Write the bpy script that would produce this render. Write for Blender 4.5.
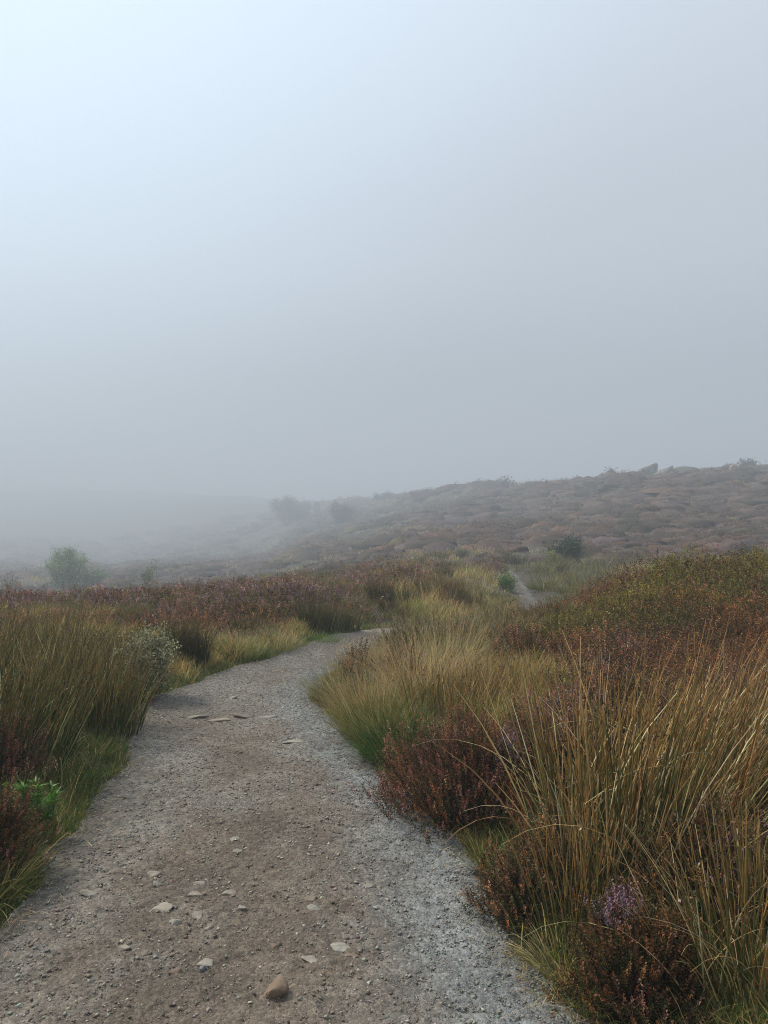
import bpy, math
import numpy as np
from mathutils import Vector

for o in list(bpy.data.objects):
    bpy.data.objects.remove(o)
S = bpy.context.scene
C = S.collection
rng = np.random.RandomState(7)
R = math.radians

# ------------------------------------------------------------------ camera
F = 770.0            # focal length in pixels of a 768 x 1024 picture
HOR = 520.0          # row of the horizon
EYE = 1.6
cd = bpy.data.cameras.new("camera")
cam = bpy.data.objects.new("camera", cd)
C.objects.link(cam)
cd.sensor_fit = 'VERTICAL'
cd.sensor_height = 36.0
cd.lens = 36.0 * F / 1024.0
cd.clip_start = 0.05
cd.clip_end = 3000
cam.location = (0, 0, EYE)
cam.rotation_euler = (R(90) + math.atan((HOR - 512) / F), 0, 0)
S.camera = cam

# ------------------------------------------------------------------ sky, sun, exposure
SUN_EL, SUN_AZ = R(50), R(-64)      # azimuth measured from +Y towards +X
w = bpy.data.worlds.new("World")
S.world = w
w.use_nodes = True
nt = w.node_tree
nt.nodes.clear()
out = nt.nodes.new('ShaderNodeOutputWorld')
bg = nt.nodes.new('ShaderNodeBackground')
sky = nt.nodes.new('ShaderNodeTexSky')
sky.sky_type = 'NISHITA'
sky.sun_disc = False
sky.sun_elevation = SUN_EL
sky.sun_rotation = SUN_AZ
sky.dust_density = 4.0
# fog bank overhead: a veil brightest round the hidden sun and duller low down
tc = nt.nodes.new('ShaderNodeTexCoord')
nrm = nt.nodes.new('ShaderNodeVectorMath'); nrm.operation = 'NORMALIZE'
nt.links.new(tc.outputs['Generated'], nrm.inputs[0])
dot = nt.nodes.new('ShaderNodeVectorMath'); dot.operation = 'DOT_PRODUCT'
gd = Vector((math.sin(SUN_AZ) * math.cos(SUN_EL), math.cos(SUN_AZ) * math.cos(SUN_EL), math.sin(SUN_EL)))
dot.inputs[1].default_value = gd
nt.links.new(nrm.outputs[0], dot.inputs[0])
glow = nt.nodes.new('ShaderNodeMapRange'); glow.interpolation_type = 'SMOOTHSTEP'
glow.inputs['From Min'].default_value = 0.36
glow.inputs['From Max'].default_value = 0.98
nt.links.new(dot.outputs['Value'], glow.inputs['Value'])
sep = nt.nodes.new('ShaderNodeSeparateXYZ')
nt.links.new(nrm.outputs[0], sep.inputs[0])
ramp = nt.nodes.new('ShaderNodeValToRGB')
cr = ramp.color_ramp
cr.interpolation = 'EASE'
cr.elements[0].position = 0.0
cr.elements[0].color = (0.32, 0.36, 0.41, 1)
cr.elements[1].position = 1.0
cr.elements[1].color = (0.72, 0.79, 0.88, 1)
e = cr.elements.new(0.14); e.color = (0.385, 0.43, 0.485, 1)
e = cr.elements.new(0.34); e.color = (0.535, 0.595, 0.675, 1)
e = cr.elements.new(0.58); e.color = (0.64, 0.71, 0.81, 1)
nt.links.new(sep.outputs['Z'], ramp.inputs['Fac'])
gcol = nt.nodes.new('ShaderNodeMix'); gcol.data_type = 'RGBA'
nt.links.new(glow.outputs[0], gcol.inputs[0])
nt.links.new(ramp.outputs[0], gcol.inputs[6])
gcol.inputs[7].default_value = (0.90, 1.09, 1.27, 1)
sc_sky = nt.nodes.new('ShaderNodeVectorMath'); sc_sky.operation = 'SCALE'
nt.links.new(sky.outputs[0], sc_sky.inputs[0]); sc_sky.inputs['Scale'].default_value = 0.08
mixs = nt.nodes.new('ShaderNodeMix'); mixs.data_type = 'RGBA'
mixs.inputs[0].default_value = 0.90
nt.links.new(sc_sky.outputs[0], mixs.inputs[6])
nt.links.new(gcol.outputs[2], mixs.inputs[7])
nt.links.new(mixs.outputs[2], bg.inputs['Color'])
bg.inputs['Strength'].default_value = 1.0
nt.links.new(bg.outputs[0], out.inputs[0])

sd = bpy.data.lights.new("sun", 'SUN')
sd.energy = 4.2
sd.angle = R(13)
sd.color = (1.0, 0.92, 0.78)
sun = bpy.data.objects.new("sun", sd)
C.objects.link(sun)
sun.rotation_euler = (-gd).to_track_quat('-Z', 'Y').to_euler()
sun.location = (-10, 10, 30)

S.view_settings.view_transform = 'Standard'
S.view_settings.look = 'None'
S.view_settings.gamma = 1.0
S.view_settings.use_curve_mapping = False
S.view_settings.exposure = 0.22
cy = S.cycles
cy.use_denoising = True
cy.denoising_prefilter = 'NONE'
cy.filter_width = 1.05
cy.max_bounces = 5
cy.diffuse_bounces = 2
cy.glossy_bounces = 1
cy.transmission_bounces = 2
cy.transparent_max_bounces = 4
cy.volume_bounces = 1

# ------------------------------------------------------------------ noise and terrain
_perm = np.random.RandomState(3).rand(256, 256)
def vnoise(x, y, seed=0):
    x = np.asarray(x, float) + seed * 17.31; y = np.asarray(y, float) + seed * 9.77
    xi = np.floor(x).astype(int); yi = np.floor(y).astype(int)
    fx = x - xi; fy = y - yi
    fx = fx * fx * (3 - 2 * fx); fy = fy * fy * (3 - 2 * fy)
    g = lambda a, b: _perm[a & 255, b & 255]
    return ((g(xi, yi) * (1 - fx) + g(xi + 1, yi) * fx) * (1 - fy)
            + (g(xi, yi + 1) * (1 - fx) + g(xi + 1, yi + 1) * fx) * fy)
def fbm(x, y, seed=0, o=4):
    s = 0; a = 1; t = 0
    for k in range(o):
        s = s + a * vnoise(x * 2 ** k, y * 2 ** k, seed + k * 3); t += a; a *= .5
    return s / t
def sstep(a, b, x):
    t = np.clip((x - a) / (b - a), 0, 1)
    return t * t * (3 - 2 * t)

# beyond nineteen metres the moor falls away and widens out
def far(D): return float(np.interp(D, FAR_A, FAR_B))
FAR_A, FAR_B = [0, 19, 26, 38, 145, 400], [0, 19, 42, 135, 800, 2200]
def near_of(y): return np.interp(y, [-900] + FAR_B, [-900] + FAR_A)
def grain(x, y):
    """vegetation grows coarser with distance from the path: feature coordinates and their size factor"""
    yo = near_of(y); k = np.where(y > 19, y / np.maximum(yo, 1), 1.0)
    return x / k, yo, k
# path edges, x as a function of y (metres)
L_Y = [-3, 0, 3.0, 3.5, 3.85, 4.2, 4.55, 5.0, 5.4, 5.8, 6.6, 7.25, 7.7, 8.8, 9.8, 10.9, 12.2, 13.3, 14.5, 17, 20, 22.5, 24.2]
L_X = [-1.5, -1.5, -1.52, -1.54, -1.6, -1.63, -1.66, -1.69, -1.82, -2.0, -2.16, -2.0, -1.83, -1.41, -1.05, -.69, .1, 1.6, 2.75, 3.1, 3.45, 3.68, 3.83]
R_Y = [-3, 0, 2.46, 2.65, 2.9, 3.24, 3.73, 4.2, 4.56, 4.93, 5.3, 5.6, 6.16, 6.84, 7.8, 8.9, 10.2, 11.2, 12.2, 13.3, 14.5, 17, 20, 22.5, 24.2]
R_X = [.95, .88, .72, .64, .55, .48, .44, .32, .16, -.02, -.14, -.21, -.35, -.58, -.6, -.4, .05, .7, 1.8, 2.6, 3.30, 3.50, 3.78, 3.90, 3.88]
for _a, _b in ((L_Y, L_X), (R_Y, R_X)):
    for _i in range(len(_a)):
        if _a[_i] > 19: _f = far(_a[_i]); _b[_i] *= _f / _a[_i]; _a[_i] = _f
P_END = L_Y[-1]
def xl(y): return np.interp(y, L_Y, L_X) + (vnoise(y * 3.1, 0, 5) - .5) * .13 + (vnoise(y * 11, 0, 7) - .5) * .06
def xr(y): return np.interp(y, R_Y, R_X) + (vnoise(y * 3.1, 4, 6) - .5) * .13 + (vnoise(y * 11, 3, 8) - .5) * .06
def edge_dist(x, y):
    """signed distance-like: positive outside the path, negative on it"""
    return np.maximum(np.maximum(xl(y) - x, x - xr(y)), (y - P_END) * .5)

PROF = {
 -1.2: [(0,0),(8,-.03),(12,-.2),(16,-.45),(22,-1.0),(30,-1.6),(60,-2.3),(100,-1),(150,6),(300,6)],
 -.35: [(0,0),(9,0),(12,-.12),(16,-.38),(20,-.8),(30,-1.5),(60,-2.2),(95,-.6),(145,7.2),(300,7)],
 -.18: [(0,0),(11,0),(16,-.25),(20,-.5),(30,-1.1),(50,-1.2),(80,.8),(120,5.6),(300,6)],
 -.08: [(0,0),(14,0),(20,-.15),(30,-.35),(45,.2),(60,1.6),(80,3.6),(110,3.6),(300,4)],
 0.02: [(0,0),(20,0),(28,.15),(36,.8),(46,2.0),(58,3.2),(80,3.0),(300,3)],
 0.10: [(0,0),(21,0),(26,.2),(33,.9),(41,2.5),(50,3.35),(70,3.0),(300,3)],
 0.20: [(0,0),(24,0),(29,.6),(36,2.0),(44,3.6),(60,3.3),(300,3)],
 0.32: [(0,0),(22,0),(27,.55),(33,2.1),(39,3.8),(55,3.4),(300,3)],
 0.5:  [(0,0),(22,0),(26,.5),(31,2.2),(36,4.0),(50,3.7),(300,3)],
 1.2:  [(0,0),(22,0),(26,.5),(31,2.2),(36,4.05),(50,3.7),(300,3)],
}
PROF = {u: [(far(D), EYE + (z - EYE) * far(D) / D if D > 19 else z) for D, z in p] for u, p in PROF.items()}
_us = np.array(sorted(PROF)); _yy = np.arange(0, 1300, .5)
_tab = []
for u in _us:
    a = np.array(PROF[u], float)
    z = np.interp(_yy, a[:, 0], a[:, 1])
    for _ in range(3):
        zp = np.pad(z, 4, mode='edge'); z = np.convolve(zp, np.ones(9) / 9, 'valid')
    _tab.append(z)
_tab = np.array(_tab)
_ud = np.linspace(-1.2, 1.2, 97)
_tab = np.array([[np.interp(uu, _us, _tab[:, j]) for j in range(_tab.shape[1])] for uu in _ud])
_k = np.array([1, 2, 3, 2, 1]) / 9.
_tab = np.apply_along_axis(lambda v: np.convolve(np.pad(v, 2, mode='edge'), _k, 'valid'), 0, _tab)
def base_h(x, y):
    x = np.asarray(x, float); y = np.asarray(y, float)
    u = np.clip(x / np.maximum(y, 1.0), -1.199, 1.199)
    fu = (u + 1.2) / 2.4 * 96; fy = np.clip(y, 0, 1298) / .5
    i = fu.astype(int); j = fy.astype(int); a = fu - i; b = fy - j
    dip = -.20 * np.exp(-((y - 14.6) / 1.2) ** 2) * sstep(-2.5, 0, x) * sstep(9, 5, x)
    return dip + ((_tab[i, j] * (1 - a) + _tab[i + 1, j] * a) * (1 - b) + (_tab[i, j + 1] * (1 - a) + _tab[i + 1, j + 1] * a) * b)
def mound(x, y):
    dx = (x - 4.7) / 3.25; dy = (y - 9.6) / 3.1
    d = np.sqrt(dx * dx + dy * dy)
    m = .81 * (1 - sstep(0.14, 1.0, d))
    d2 = np.sqrt(((x - 2.5) / 1.7) ** 2 + ((y - 8.0) / 2.0) ** 2)
    return m + .26 * (1 - sstep(0.1, 1.0, d2))
def ter(x, y):
    x = np.asarray(x, float); y = np.asarray(y, float)
    ed = edge_dist(x, y)
    off = sstep(0.0, 0.5, ed)
    xo, yo, kk = grain(x, y)
    z = base_h(x, y) + mound(x, y)
    bank = .07 * sstep(0.0, .45, ed) + .10 * sstep(.4, 1.6, ed) * sstep(30, 12, y)
    hum = (1 - np.abs(2 * fbm(xo * 1.1, yo * 1.1, 2, 3) - 1) * 2.2) * kk        # billowing hummocks
    amp = .05 + .12 * sstep(.6, 2.5, ed) + .16 * sstep(22, 30, yo)
    big = (fbm(xo * .22, yo * .22, 11, 3) - .5) * kk * (.50 * sstep(1, 5, ed) * sstep(5, 14, y) + .5 * sstep(23, 34, yo))
    return z + off * (bank + amp * hum * .6 + big) - .035 * (1 - sstep(-.06, .03, ed))
def P0(px, py):
    """where the sight line through a picture point meets the terrain"""
    k = (HOR - py) / F
    ys = np.concatenate([np.arange(1.5, 30, .02), np.arange(30, 600, .4)])
    xs = (px - 384) / F * ys
    below = (EYE + k * ys) < ter(xs, ys)
    i = int(np.argmax(below)) if below.any() else len(ys) - 1
    return float(xs[i]), float(ys[i])

# ------------------------------------------------------------------ mesh helpers
class MB:
    def __init__(s): s.v = []; s.f = []; s.n = []; s.c = []; s.k = 0
    def add(s, v, faces, c):
        v = np.asarray(v, np.float32).reshape(-1, 3)
        c = np.asarray(c, np.float32)
        if c.ndim == 1: c = np.tile(c, (len(v), 1))
        faces = np.asarray(faces, np.int64)
        s.v.append(v); s.c.append(c.reshape(-1, 3)); s.f.append((faces + s.k).ravel())
        s.n.append(np.full(len(faces), faces.shape[1], np.int64)); s.k += len(v)
        return s
    def mesh(s, name, smooth=False):
        v = np.concatenate(s.v); c = np.concatenate(s.c); f = np.concatenate(s.f); n = np.concatenate(s.n)
        me = bpy.data.meshes.new(name)
        me.vertices.add(len(v)); me.vertices.foreach_set('co', v.ravel())
        me.loops.add(len(f)); me.loops.foreach_set('vertex_index', f.astype(np.int32))
        me.polygons.add(len(n))
        st = np.concatenate([[0], np.cumsum(n)[:-1]]).astype(np.int32)
        me.polygons.foreach_set('loop_start', st)
        try: me.polygons.foreach_set('loop_total', n.astype(np.int32))
        except Exception: pass
        at = me.color_attributes.new('Col', 'FLOAT_COLOR', 'POINT')
        at.data.foreach_set('color', np.concatenate([c, np.ones((len(c), 1), np.float32)], 1).ravel())
        if smooth: me.polygons.foreach_set('use_smooth', np.ones(len(n), bool))
        me.update(calc_edges=True)
        return me
def obj(name, mb, mat, parent=None, smooth=False):
    me = mb.mesh(name, smooth) if isinstance(mb, MB) else mb
    if mat: me.materials.clear(); me.materials.append(mat)
    o = bpy.data.objects.new(name, me); C.objects.link(o)
    if parent: o.parent = parent
    return o
def thing(name, label, cat, loc, group=None, rz=0):
    o = bpy.data.objects.new(name, None); C.objects.link(o)
    o.empty_display_size = .1
    o.location = loc; o.rotation_euler = (0, 0, rz); o['label'] = label; o['category'] = cat
    if group: o['group'] = group
    return o
def grid_faces(nu, nv):
    a = np.arange(nu * nv).reshape(nu, nv)
    return np.stack([a[:-1, :-1], a[1:, :-1], a[1:, 1:], a[:-1, 1:]], -1).reshape(-1, 4)

def U(a, b, n): return rng.uniform(a, b, n)
def jit(c, n, s=.2, h=.08):
    """n colours near c, varying in brightness and a little in hue"""
    c = np.asarray(c, float)
    return np.clip(c * (1 + rng.normal(0, s, (n, 1))) * (1 + rng.normal(0, h, (n, 3))), .004, .9)
def pick(cols, wts, n, s=.2):
    cols = np.asarray(cols, float); i = rng.choice(len(cols), n, p=np.asarray(wts) / np.sum(wts))
    return jit(cols[i], n, s) if False else np.clip(cols[i] * (1 + rng.normal(0, s, (n, 1))) * (1 + rng.normal(0, .07, (n, 3))), .004, .9)

def blades(mb, P, L, az, th0, th1, W, c0, c1, c2, seg=4, prism=False, power=1.4, taper=.8):
    n = len(P)
    t = np.linspace(0, 1, seg + 1)
    th = np.asarray(th0).reshape(-1, 1) + np.asarray(th1).reshape(-1, 1) * t[None, :] ** power
    th = np.broadcast_to(th, (n, seg + 1))
    az = np.broadcast_to(np.asarray(az, float), (n,))[:, None]
    tm = (th[:, 1:] + th[:, :-1]) / 2
    st = np.broadcast_to(np.asarray(L, float), (n,))[:, None] / seg
    d = np.stack([np.sin(tm) * np.cos(az) * st, np.sin(tm) * np.sin(az) * st, np.cos(tm) * st], -1)
    p = np.concatenate([np.zeros((n, 1, 3)), np.cumsum(d, 1)], 1) + P[:, None, :]
    wt = np.broadcast_to(np.asarray(W, float), (n,))[:, None] * (1 - t[None, :] ** 2.2 * taper)
    ph = U(0, 2 * np.pi, n)
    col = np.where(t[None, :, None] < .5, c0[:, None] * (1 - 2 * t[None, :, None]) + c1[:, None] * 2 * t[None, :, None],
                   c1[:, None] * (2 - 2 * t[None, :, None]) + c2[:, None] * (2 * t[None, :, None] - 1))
    k = 3 if prism else 2
    rings = []
    for j in range(k):
        a = ph + j * 2 * np.pi / k
        if prism: offv = np.stack([np.cos(a), np.sin(a), np.zeros(n)], -1)[:, None] * wt[..., None] * .5
        else: offv = np.stack([np.cos(a), np.sin(a), np.zeros(n)], -1)[:, None] * wt[..., None] * .5
        rings.append(p + offv)
    v = np.stack(rings, 2)                       # n, seg+1, k, 3
    cc = np.repeat(col[:, :, None], k, 2)
    idx = np.arange(n * (seg + 1) * k).reshape(n, seg + 1, k)
    fs = []
    for j in range(k if prism else 1):
        j2 = (j + 1) % k
        fs.append(np.stack([idx[:, :-1, j], idx[:, :-1, j2], idx[:, 1:, j2], idx[:, 1:, j]], -1).reshape(-1, 4))
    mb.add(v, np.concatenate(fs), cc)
    return p

def leaves(mb, P, D, L, W, c):
    """diamond leaves at P pointing along D, slightly folded by random roll"""
    n = len(P)
    D = D / (np.linalg.norm(D, axis=1, keepdims=True) + 1e-9)
    r = rng.normal(size=(n, 3)); s = np.cross(D, r); s /= (np.linalg.norm(s, axis=1, keepdims=True) + 1e-9)
    L = np.broadcast_to(np.asarray(L, float), (n,))[:, None]; W = np.broadcast_to(np.asarray(W, float), (n,))[:, None]
    up = np.cross(s, D)
    v = np.stack([P, P + D * L * .45 + s * W * .5 + up * W * .12, P + D * L, P + D * L * .45 - s * W * .5 + up * W * .12], 1)
    mb.add(v, np.arange(n * 4).reshape(n, 4), np.repeat(np.asarray(c)[:, None], 4, 1))

def sprigs(mb, P, D, L, c_leaf, c_flow, m=14, fs=.010, r0=.010, stem_c=(.05, .03, .02), flow_from=.35):
    """heather shoots: a thin stem ringed with tiny leaves low down and florets above"""
    n = len(P)
    D = D / (np.linalg.norm(D, axis=1, keepdims=True) + 1e-9)
    a = np.cross(D, np.array([.3, .9, .1])); a /= np.linalg.norm(a, axis=1, keepdims=True)
    b = np.cross(D, a)
    L = np.broadcast_to(np.asarray(L, float), (n,)); fs = np.broadcast_to(np.asarray(fs, float), (n,)); r0 = np.broadcast_to(np.asarray(r0, float), (n,))
    t = (np.arange(m) + .5) / m
    t = .12 + .88 * t
    ang = np.arange(m)[None] * 2.4 + U(0, 6.28, n)[:, None] + rng.normal(0, .4, (n, m))
    rad = (a[:, None] * np.cos(ang)[..., None] + b[:, None] * np.sin(ang)[..., None])
    base = P[:, None] + D[:, None] * (t[None] * L[:, None])[..., None]
    dirv = rad * .8 + D[:, None] * .75 + rng.normal(0, .2, (n, m, 3))
    base = base + rad * (r0[:, None] * (1.1 - t[None]) * rng.uniform(0, 1, (n, m)))[..., None]
    isf = (t[None, :, None] > flow_from)
    col = np.where(isf, c_flow[:, None] * (.8 + .35 * t[None, :, None]), c_leaf[:, None]) * (1 + rng.normal(0, .16, (n, m, 1)))
    ff = np.repeat(fs, m) * U(.7, 1.3, n * m)
    leaves(mb, base.reshape(-1, 3), dirv.reshape(-1, 3), ff * 1.25, ff * .8, np.clip(col, .004, .9).reshape(-1, 3))

# ------------------------------------------------------------------ materials
def mat(name):
    m = bpy.data.materials.new(name); m.use_nodes = True
    m.node_tree.nodes.clear()
    o = m.node_tree.nodes.new('ShaderNodeOutputMaterial')
    return m, m.node_tree, o
def foliage_mat(name, rough=.6, trans=.25, spec=.3, var=.25, scale=9.0):
    m, t, o = mat(name)
    at = t.nodes.new('ShaderNodeAttribute'); at.attribute_name = 'Col'
    geo = t.nodes.new('ShaderNodeNewGeometry')
    no = t.nodes.new('ShaderNodeTexNoise'); no.inputs['Scale'].default_value = scale; no.inputs['Detail'].default_value = 3
    t.links.new(geo.outputs['Position'], no.inputs['Vector'])
    mr = t.nodes.new('ShaderNodeMapRange'); mr.inputs['From Min'].default_value = .3; mr.inputs['From Max'].default_value = .7
    mr.inputs['To Min'].default_value = 1 - var; mr.inputs['To Max'].default_value = 1 + var
    t.links.new(no.outputs['Fac'], mr.inputs['Value'])
    hs = t.nodes.new('ShaderNodeHueSaturation')
    t.links.new(at.outputs['Color'], hs.inputs['Color']); t.links.new(mr.outputs[0], hs.inputs['Value'])
    pb = t.nodes.new('ShaderNodeBsdfPrincipled'); pb.inputs['Roughness'].default_value = rough
    pb.inputs['Specular IOR Level'].default_value = spec
    t.links.new(hs.outputs[0], pb.inputs['Base Color'])
    if trans > 0:
        tr = t.nodes.new('ShaderNodeBsdfTranslucent'); t.links.new(hs.outputs[0], tr.inputs['Color'])
        mx = t.nodes.new('ShaderNodeMixShader'); mx.inputs[0].default_value = trans
        t.links.new(pb.outputs[0], mx.inputs[1]); t.links.new(tr.outputs[0], mx.inputs[2])
        t.links.new(mx.outputs[0], o.inputs[0])
    else: t.links.new(pb.outputs[0], o.inputs[0])
    return m
M_GRASS = foliage_mat('grass_blades', .5, .38, .4)
M_RUSH = foliage_mat('rush_stems', .42, .15, .5, .15, 20)
M_HEATH = foliage_mat('heather_shoots', .8, .12, .1)
M_LEAF = foliage_mat('broad_leaves', .5, .3, .35)
M_WOOD = foliage_mat('woody_stems', .85, 0, .1, .3, 30)

def rock_mat(name, c1, c2, scale=14, bump=.35):
    m, t, o = mat(name)
    tcn = t.nodes.new('ShaderNodeTexCoord')
    n1 = t.nodes.new('ShaderNodeTexNoise'); n1.inputs['Scale'].default_value = scale; n1.inputs['Detail'].default_value = 8; n1.inputs['Roughness'].default_value = .65
    n2 = t.nodes.new('ShaderNodeTexNoise'); n2.inputs['Scale'].default_value = scale * 5; n2.inputs['Detail'].default_value = 4
    t.links.new(tcn.outputs['Object'], n1.inputs['Vector']); t.links.new(tcn.outputs['Object'], n2.inputs['Vector'])
    at = t.nodes.new('ShaderNodeAttribute'); at.attribute_name = 'Col'
    r = t.nodes.new('ShaderNodeValToRGB')
    r.color_ramp.elements[0].position = .35; r.color_ramp.elements[0].color = (*c1, 1)
    r.color_ramp.elements[1].position = .65; r.color_ramp.elements[1].color = (*c2, 1)
    t.links.new(n1.outputs['Fac'], r.inputs[0])
    mu = t.nodes.new('ShaderNodeMix'); mu.data_type = 'RGBA'; mu.blend_type = 'MULTIPLY'; mu.inputs[0].default_value = 1
    t.links.new(r.outputs[0], mu.inputs[6]); t.links.new(at.outputs['Color'], mu.inputs[7])
    pb = t.nodes.new('ShaderNodeBsdfPrincipled'); pb.inputs['Roughness'].default_value = .85
    bp = t.nodes.new('ShaderNodeBump'); bp.inputs['Strength'].default_value = bump; bp.inputs['Distance'].default_value = .01
    t.links.new(n2.outputs['Fac'], bp.inputs['Height']); t.links.new(bp.outputs[0], pb.inputs['Normal'])
    t.links.new(mu.outputs[2], pb.inputs['Base Color']); t.links.new(pb.outputs[0], o.inputs[0])
    return m
M_STONE = rock_mat('path_stone', (.62, .6, .56), (1, .98, .94))
M_CHIP = foliage_mat('stone_chips', .85, 0, .2, .2, 40)
M_ROCK = rock_mat('moor_rock', (.5, .5, .5), (1, 1, 1), 3, .6)

def ground_mat():
    m, t, o = mat('peaty_ground')
    geo = t.nodes.new('ShaderNodeNewGeometry')
    n1 = t.nodes.new('ShaderNodeTexNoise'); n1.inputs['Scale'].default_value = .9; n1.inputs['Detail'].default_value = 8
    n2 = t.nodes.new('ShaderNodeTexNoise'); n2.inputs['Scale'].default_value = 22; n2.inputs['Detail'].default_value = 6
    for n in (n1, n2): t.links.new(geo.outputs['Position'], n.inputs['Vector'])
    r = t.nodes.new('ShaderNodeValToRGB')
    el = r.color_ramp.elements
    el[0].position = .35; el[0].color = (.030, .022, .014, 1); el[1].position = .68; el[1].color = (.050, .050, .020, 1)
    e = el.new(.52); e.color = (.045, .033, .020, 1)
    t.links.new(n1.outputs['Fac'], r.inputs[0])
    r2 = t.nodes.new('ShaderNodeMapRange'); r2.inputs['From Min'].default_value = .3; r2.inputs['From Max'].default_value = .7
    r2.inputs['To Min'].default_value = .6; r2.inputs['To Max'].default_value = 1.5
    t.links.new(n2.outputs['Fac'], r2.inputs['Value'])
    hs = t.nodes.new('ShaderNodeHueSaturation'); t.links.new(r.outputs[0], hs.inputs['Color']); t.links.new(r2.outputs[0], hs.inputs['Value'])
    pb = t.nodes.new('ShaderNodeBsdfPrincipled'); pb.inputs['Roughness'].default_value = .95
    bp = t.nodes.new('ShaderNodeBump'); bp.inputs['Strength'].default_value = .8; bp.inputs['Distance'].default_value = .04
    t.links.new(n2.outputs['Fac'], bp.inputs['Height']); t.links.new(bp.outputs[0], pb.inputs['Normal'])
    t.links.new(hs.outputs[0], pb.inputs['Base Color']); t.links.new(pb.outputs[0], o.inputs[0])
    return m
def path_mat():
    m, t, o = mat('gravel_path')
    L = t.links.new
    at = t.nodes.new('ShaderNodeAttribute'); at.attribute_name = 'Col'     # trodden soil <-> loose grit
    geo = t.nodes.new('ShaderNodeNewGeometry')
    def noise(sc, det=5, rough=.6):
        n = t.nodes.new('ShaderNodeTexNoise'); n.inputs['Scale'].default_value = sc; n.inputs['Detail'].default_value = det
        n.inputs['Roughness'].default_value = rough; L(geo.outputs['Position'], n.inputs['Vector']); return n
    vo = t.nodes.new('ShaderNodeTexVoronoi'); vo.inputs['Scale'].default_value = 85; L(geo.outputs['Position'], vo.inputs['Vector'])
    vb = t.nodes.new('ShaderNodeTexVoronoi'); vb.inputs['Scale'].default_value = 38; L(geo.outputs['Position'], vb.inputs['Vector'])
    # per-pebble brightness
    sp = t.nodes.new('ShaderNodeSeparateColor'); L(vo.outputs['Color'], sp.inputs[0])
    mr = t.nodes.new('ShaderNodeMapRange'); mr.inputs['To Min'].default_value = .72; mr.inputs['To Max'].default_value = 1.28; L(sp.outputs[0], mr.inputs['Value'])
    sp2 = t.nodes.new('ShaderNodeSeparateColor'); L(vb.outputs['Color'], sp2.inputs[0])
    mr2 = t.nodes.new('ShaderNodeMapRange'); mr2.inputs['To Min'].default_value = .78; mr2.inputs['To Max'].default_value = 1.22; L(sp2.outputs[1], mr2.inputs['Value'])
    nf = noise(260, 2)
    mr3 = t.nodes.new('ShaderNodeMapRange'); mr3.inputs['From Min'].default_value = .3; mr3.inputs['From Max'].default_value = .7
    mr3.inputs['To Min'].default_value = .7; mr3.inputs['To Max'].default_value = 1.3; L(nf.outputs['Fac'], mr3.inputs['Value'])
    m1 = t.nodes.new('ShaderNodeMath'); m1.operation = 'MULTIPLY'; L(mr.outputs[0], m1.inputs[0]); L(mr2.outputs[0], m1.inputs[1])
    m2 = t.nodes.new('ShaderNodeMath'); m2.operation = 'MULTIPLY'; L(m1.outputs[0], m2.inputs[0]); L(mr3.outputs[0], m2.inputs[1])
    hs = t.nodes.new('ShaderNodeHueSaturation'); L(at.outputs['Color'], hs.inputs['Color']); L(m2.outputs[0], hs.inputs['Value'])
    pb = t.nodes.new('ShaderNodeBsdfPrincipled'); pb.inputs['Roughness'].default_value = .9; pb.inputs['Specular IOR Level'].default_value = .25
    hh = t.nodes.new('ShaderNodeMath'); hh.operation = 'ADD'; L(sp.outputs[1], hh.inputs[0]); L(nf.outputs['Fac'], hh.inputs[1])
    dd = t.nodes.new('ShaderNodeMath'); dd.operation = 'SUBTRACT'; L(hh.outputs[0], dd.inputs[0]); L(vo.outputs['Distance'], dd.inputs[1])
    bp = t.nodes.new('ShaderNodeBump'); bp.inputs['Strength'].default_value = .8; bp.inputs['Distance'].default_value = .006
    L(dd.outputs[0], bp.inputs['Height']); L(bp.outputs[0], pb.inputs['Normal'])
    L(hs.outputs[0], pb.inputs['Base Color']); L(pb.outputs[0], o.inputs[0])
    return m

# ------------------------------------------------------------------ ground and path
sx = np.linspace(-1, 1, 640); gx = 1000 / np.sinh(7.0) * np.sinh(7.0 * sx)
sy = np.linspace(0, 1, 960); gy = 1250 / np.sinh(7.0) * np.sinh(7.0 * sy)
gy = np.concatenate([[-300, -150, -60, -25, -10, -5, -3, -2, -1.2, -.6, -.3], gy])
GX, GY = np.meshgrid(gx, gy, indexing='ij')
gz = ter(GX, GY)
mb = MB(); mb.add(np.stack([GX, GY, gz], -1), grid_faces(len(gx), len(gy)), (.05, .05, .05))
ground = obj('ground', mb, ground_mat(), smooth=True); ground['kind'] = 'structure'

def soilness(x, y, t):
    """0 = grey loose grit, 1 = brown trodden soil;  t runs 0..1 across the path"""
    n = fbm(x * 1.6, y * 1.1, 21, 4); n2 = fbm(x * 6, y * 5, 22, 3)
    core = np.exp(-((t - .46) / .34) ** 2)
    near = sstep(7.5, 3.5, y)
    return np.clip((core * 1.15 - .35) * (.42 + .75 * near) + (n - .5) * 1.5 + (n2 - .5) * .9 + .08, 0, 1)
def path_z(x, y):
    ed = edge_dist(x, y)
    t = (x - xl(y)) / (xr(y) - xl(y))
    rut = -.020 * np.exp(-((t - .45) / .22) ** 2)
    z = .012 + rut + .030 * (fbm(x * 1.7, y * 1.7, 31, 3) - .5) + .012 * (fbm(x * 9, y * 9, 32, 2) - .5)
    return base_h(x, y) + z - .06 * sstep(-.02, .08, ed)
py_ = np.concatenate([np.arange(-3, 1.8, .1), np.arange(1.8, 5.5, .0125), np.arange(5.5, 13, .03), np.arange(13, 20, .12), np.arange(20, P_END + .5, .3)])
tt = np.linspace(-.04, 1.04, 190)
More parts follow.
